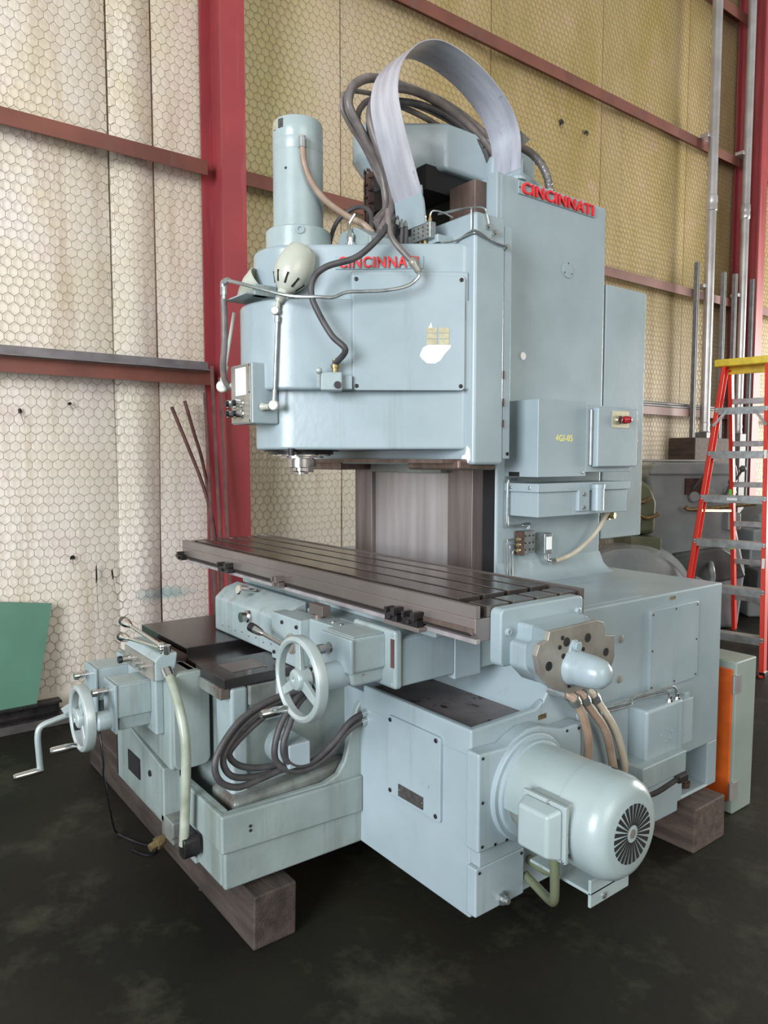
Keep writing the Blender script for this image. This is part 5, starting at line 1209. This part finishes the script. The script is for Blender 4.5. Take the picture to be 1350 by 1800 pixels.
hd = MB(); bloft([(2.45, -.80), (2.86, -.74), (3.02, -.85), (3.08, -1.0), (2.45, -1.12)], 6.1, 6.4); hd.build('chip_pan', M['bgm_dark'], bg, 0.03, 3)
hd = MB(); bloft([(2.30, -1.6), (2.62, -1.6), (2.62, -1.05), (2.30, -1.05)], 6.0, 6.35); hd.build('leg_casting', M['bgm'], bg, 0.03, 3)
b = MB(); b.tube([bgp(2.56, -.98, 5.93), bgp(2.68, -1.03, 5.93), bgp(2.71, -.98, 5.93), bgp(2.70, -.90, 5.93), bgp(2.77, -.88, 6.1)], .025, 10); b.build('bent_pipe', M['bgm'], bg)
b = MB(); b.tube([bgp(2.52, -.40, 6.08), bgp(2.60, -.42, 6.05), bgp(3.10, -.37, 6.05)], .02, 10); b.build('shift_rod', M['brass'], bg)
for (l, h, r) in ((2.62, -.32, .05), (2.76, -.31, .06), (2.92, -.28, .055)):
    b = MB(); b.lathe(bgp(l, h, 6.16), -fw, [(0, r), (.05, r), (.06, r*.8)], 20); b.build('control_knob', M['bgm'], bg)
for (l, h, l2, h2) in ((2.60, -.25, 2.68, -.10), (2.90, -.26, 2.97, -.08), (2.86, -.33, 2.88, -.19)):
    b = MB(); b.tube([bgp(l, h, 6.10), bgp(l2, h2, 6.02)], .012, 8); b.ball(bgp(l2, h2, 6.02), .03); b.build('shift_lever', M['bgm_dark'], bg)
for (l, h) in ((2.10, -.33), (2.16, -.46), (2.02, -.50)):
    b = MB(); b.tube([bgp(l-.06, h, 5.94), bgp(l, h-.02, 5.90), bgp(l+.08, h+.01, 5.92)], .02, 8); b.build('oil_pipe', M['brass'], bg)
b = MB(); b.obox(bgp(2.62, -.23, 6.14), rt, Z3, fw, .16, .15, .03); b.build('feed_chart', M['rust'], bg)
b = MB(); b.obox(bgp(2.93, -.52, 6.10), rt, Z3, fw, .12, .16, .12); b.build('chart_box', M['bgm'], bg, .01)
hd = MB(); bloft([(2.0, -.80), (2.25, -.80), (2.25, -.64), (2.0, -.62)], 5.85, 6.3); hd.build('oil_sump', M['bgm_green'], bg, .01)

bl = thing('grey_press', (-3.2, 7.0, 0), 'grey machine partly hidden behind the right rail of the ladder', 'machine tool')
hd = MB(); bloft([(3.35, -1.6), (4.3, -1.6), (4.3, -.5), (4.0, -.35), (3.5, -.42), (3.35, -.62)], 6.6, 7.0); hd.build('press_frame', M['bgm'], bl, .03, 3)
hd = MB(); bloft([(3.25, -.75), (3.75, -.75), (3.75, -.62), (3.25, -.62)], 6.35, 6.7); hd.build('press_table', M['bgm'], bl, .02, 3)
hd = MB(); bloft([(3.3, -1.15), (3.9, -1.15), (3.9, -.98), (3.3, -.98)], 6.35, 6.7); hd.build('press_ledge', M['bgm_dark'], bl, .02, 3)
b = MB(); b.cyl(bgp(3.45, -.62, 6.5), bgp(3.45, -.5, 6.5), .1, n=24); b.build('press_hub', M['bgm'], bl)
# brown crate and boards against the far wall, long bar across the bay
hd = MB(); hd.box(-4.27, -3.97, 7.02, 7.78, 0.0, 1.82)
tag(hd.build('plywood_crate', M['timber'], None, .01), 'tall brown plywood crate in front of the conduit pipes at the far wall', 'crate')
b = MB(); b.tube([bgp(1.75, -.016, 6.3), bgp(2.93, -.016, 6.4)], .013, 8)
bar = b.build('long_steel_bar', M['galv'])
tag(bar, 'long thin steel bar lying across above the old grey machine', 'bar')
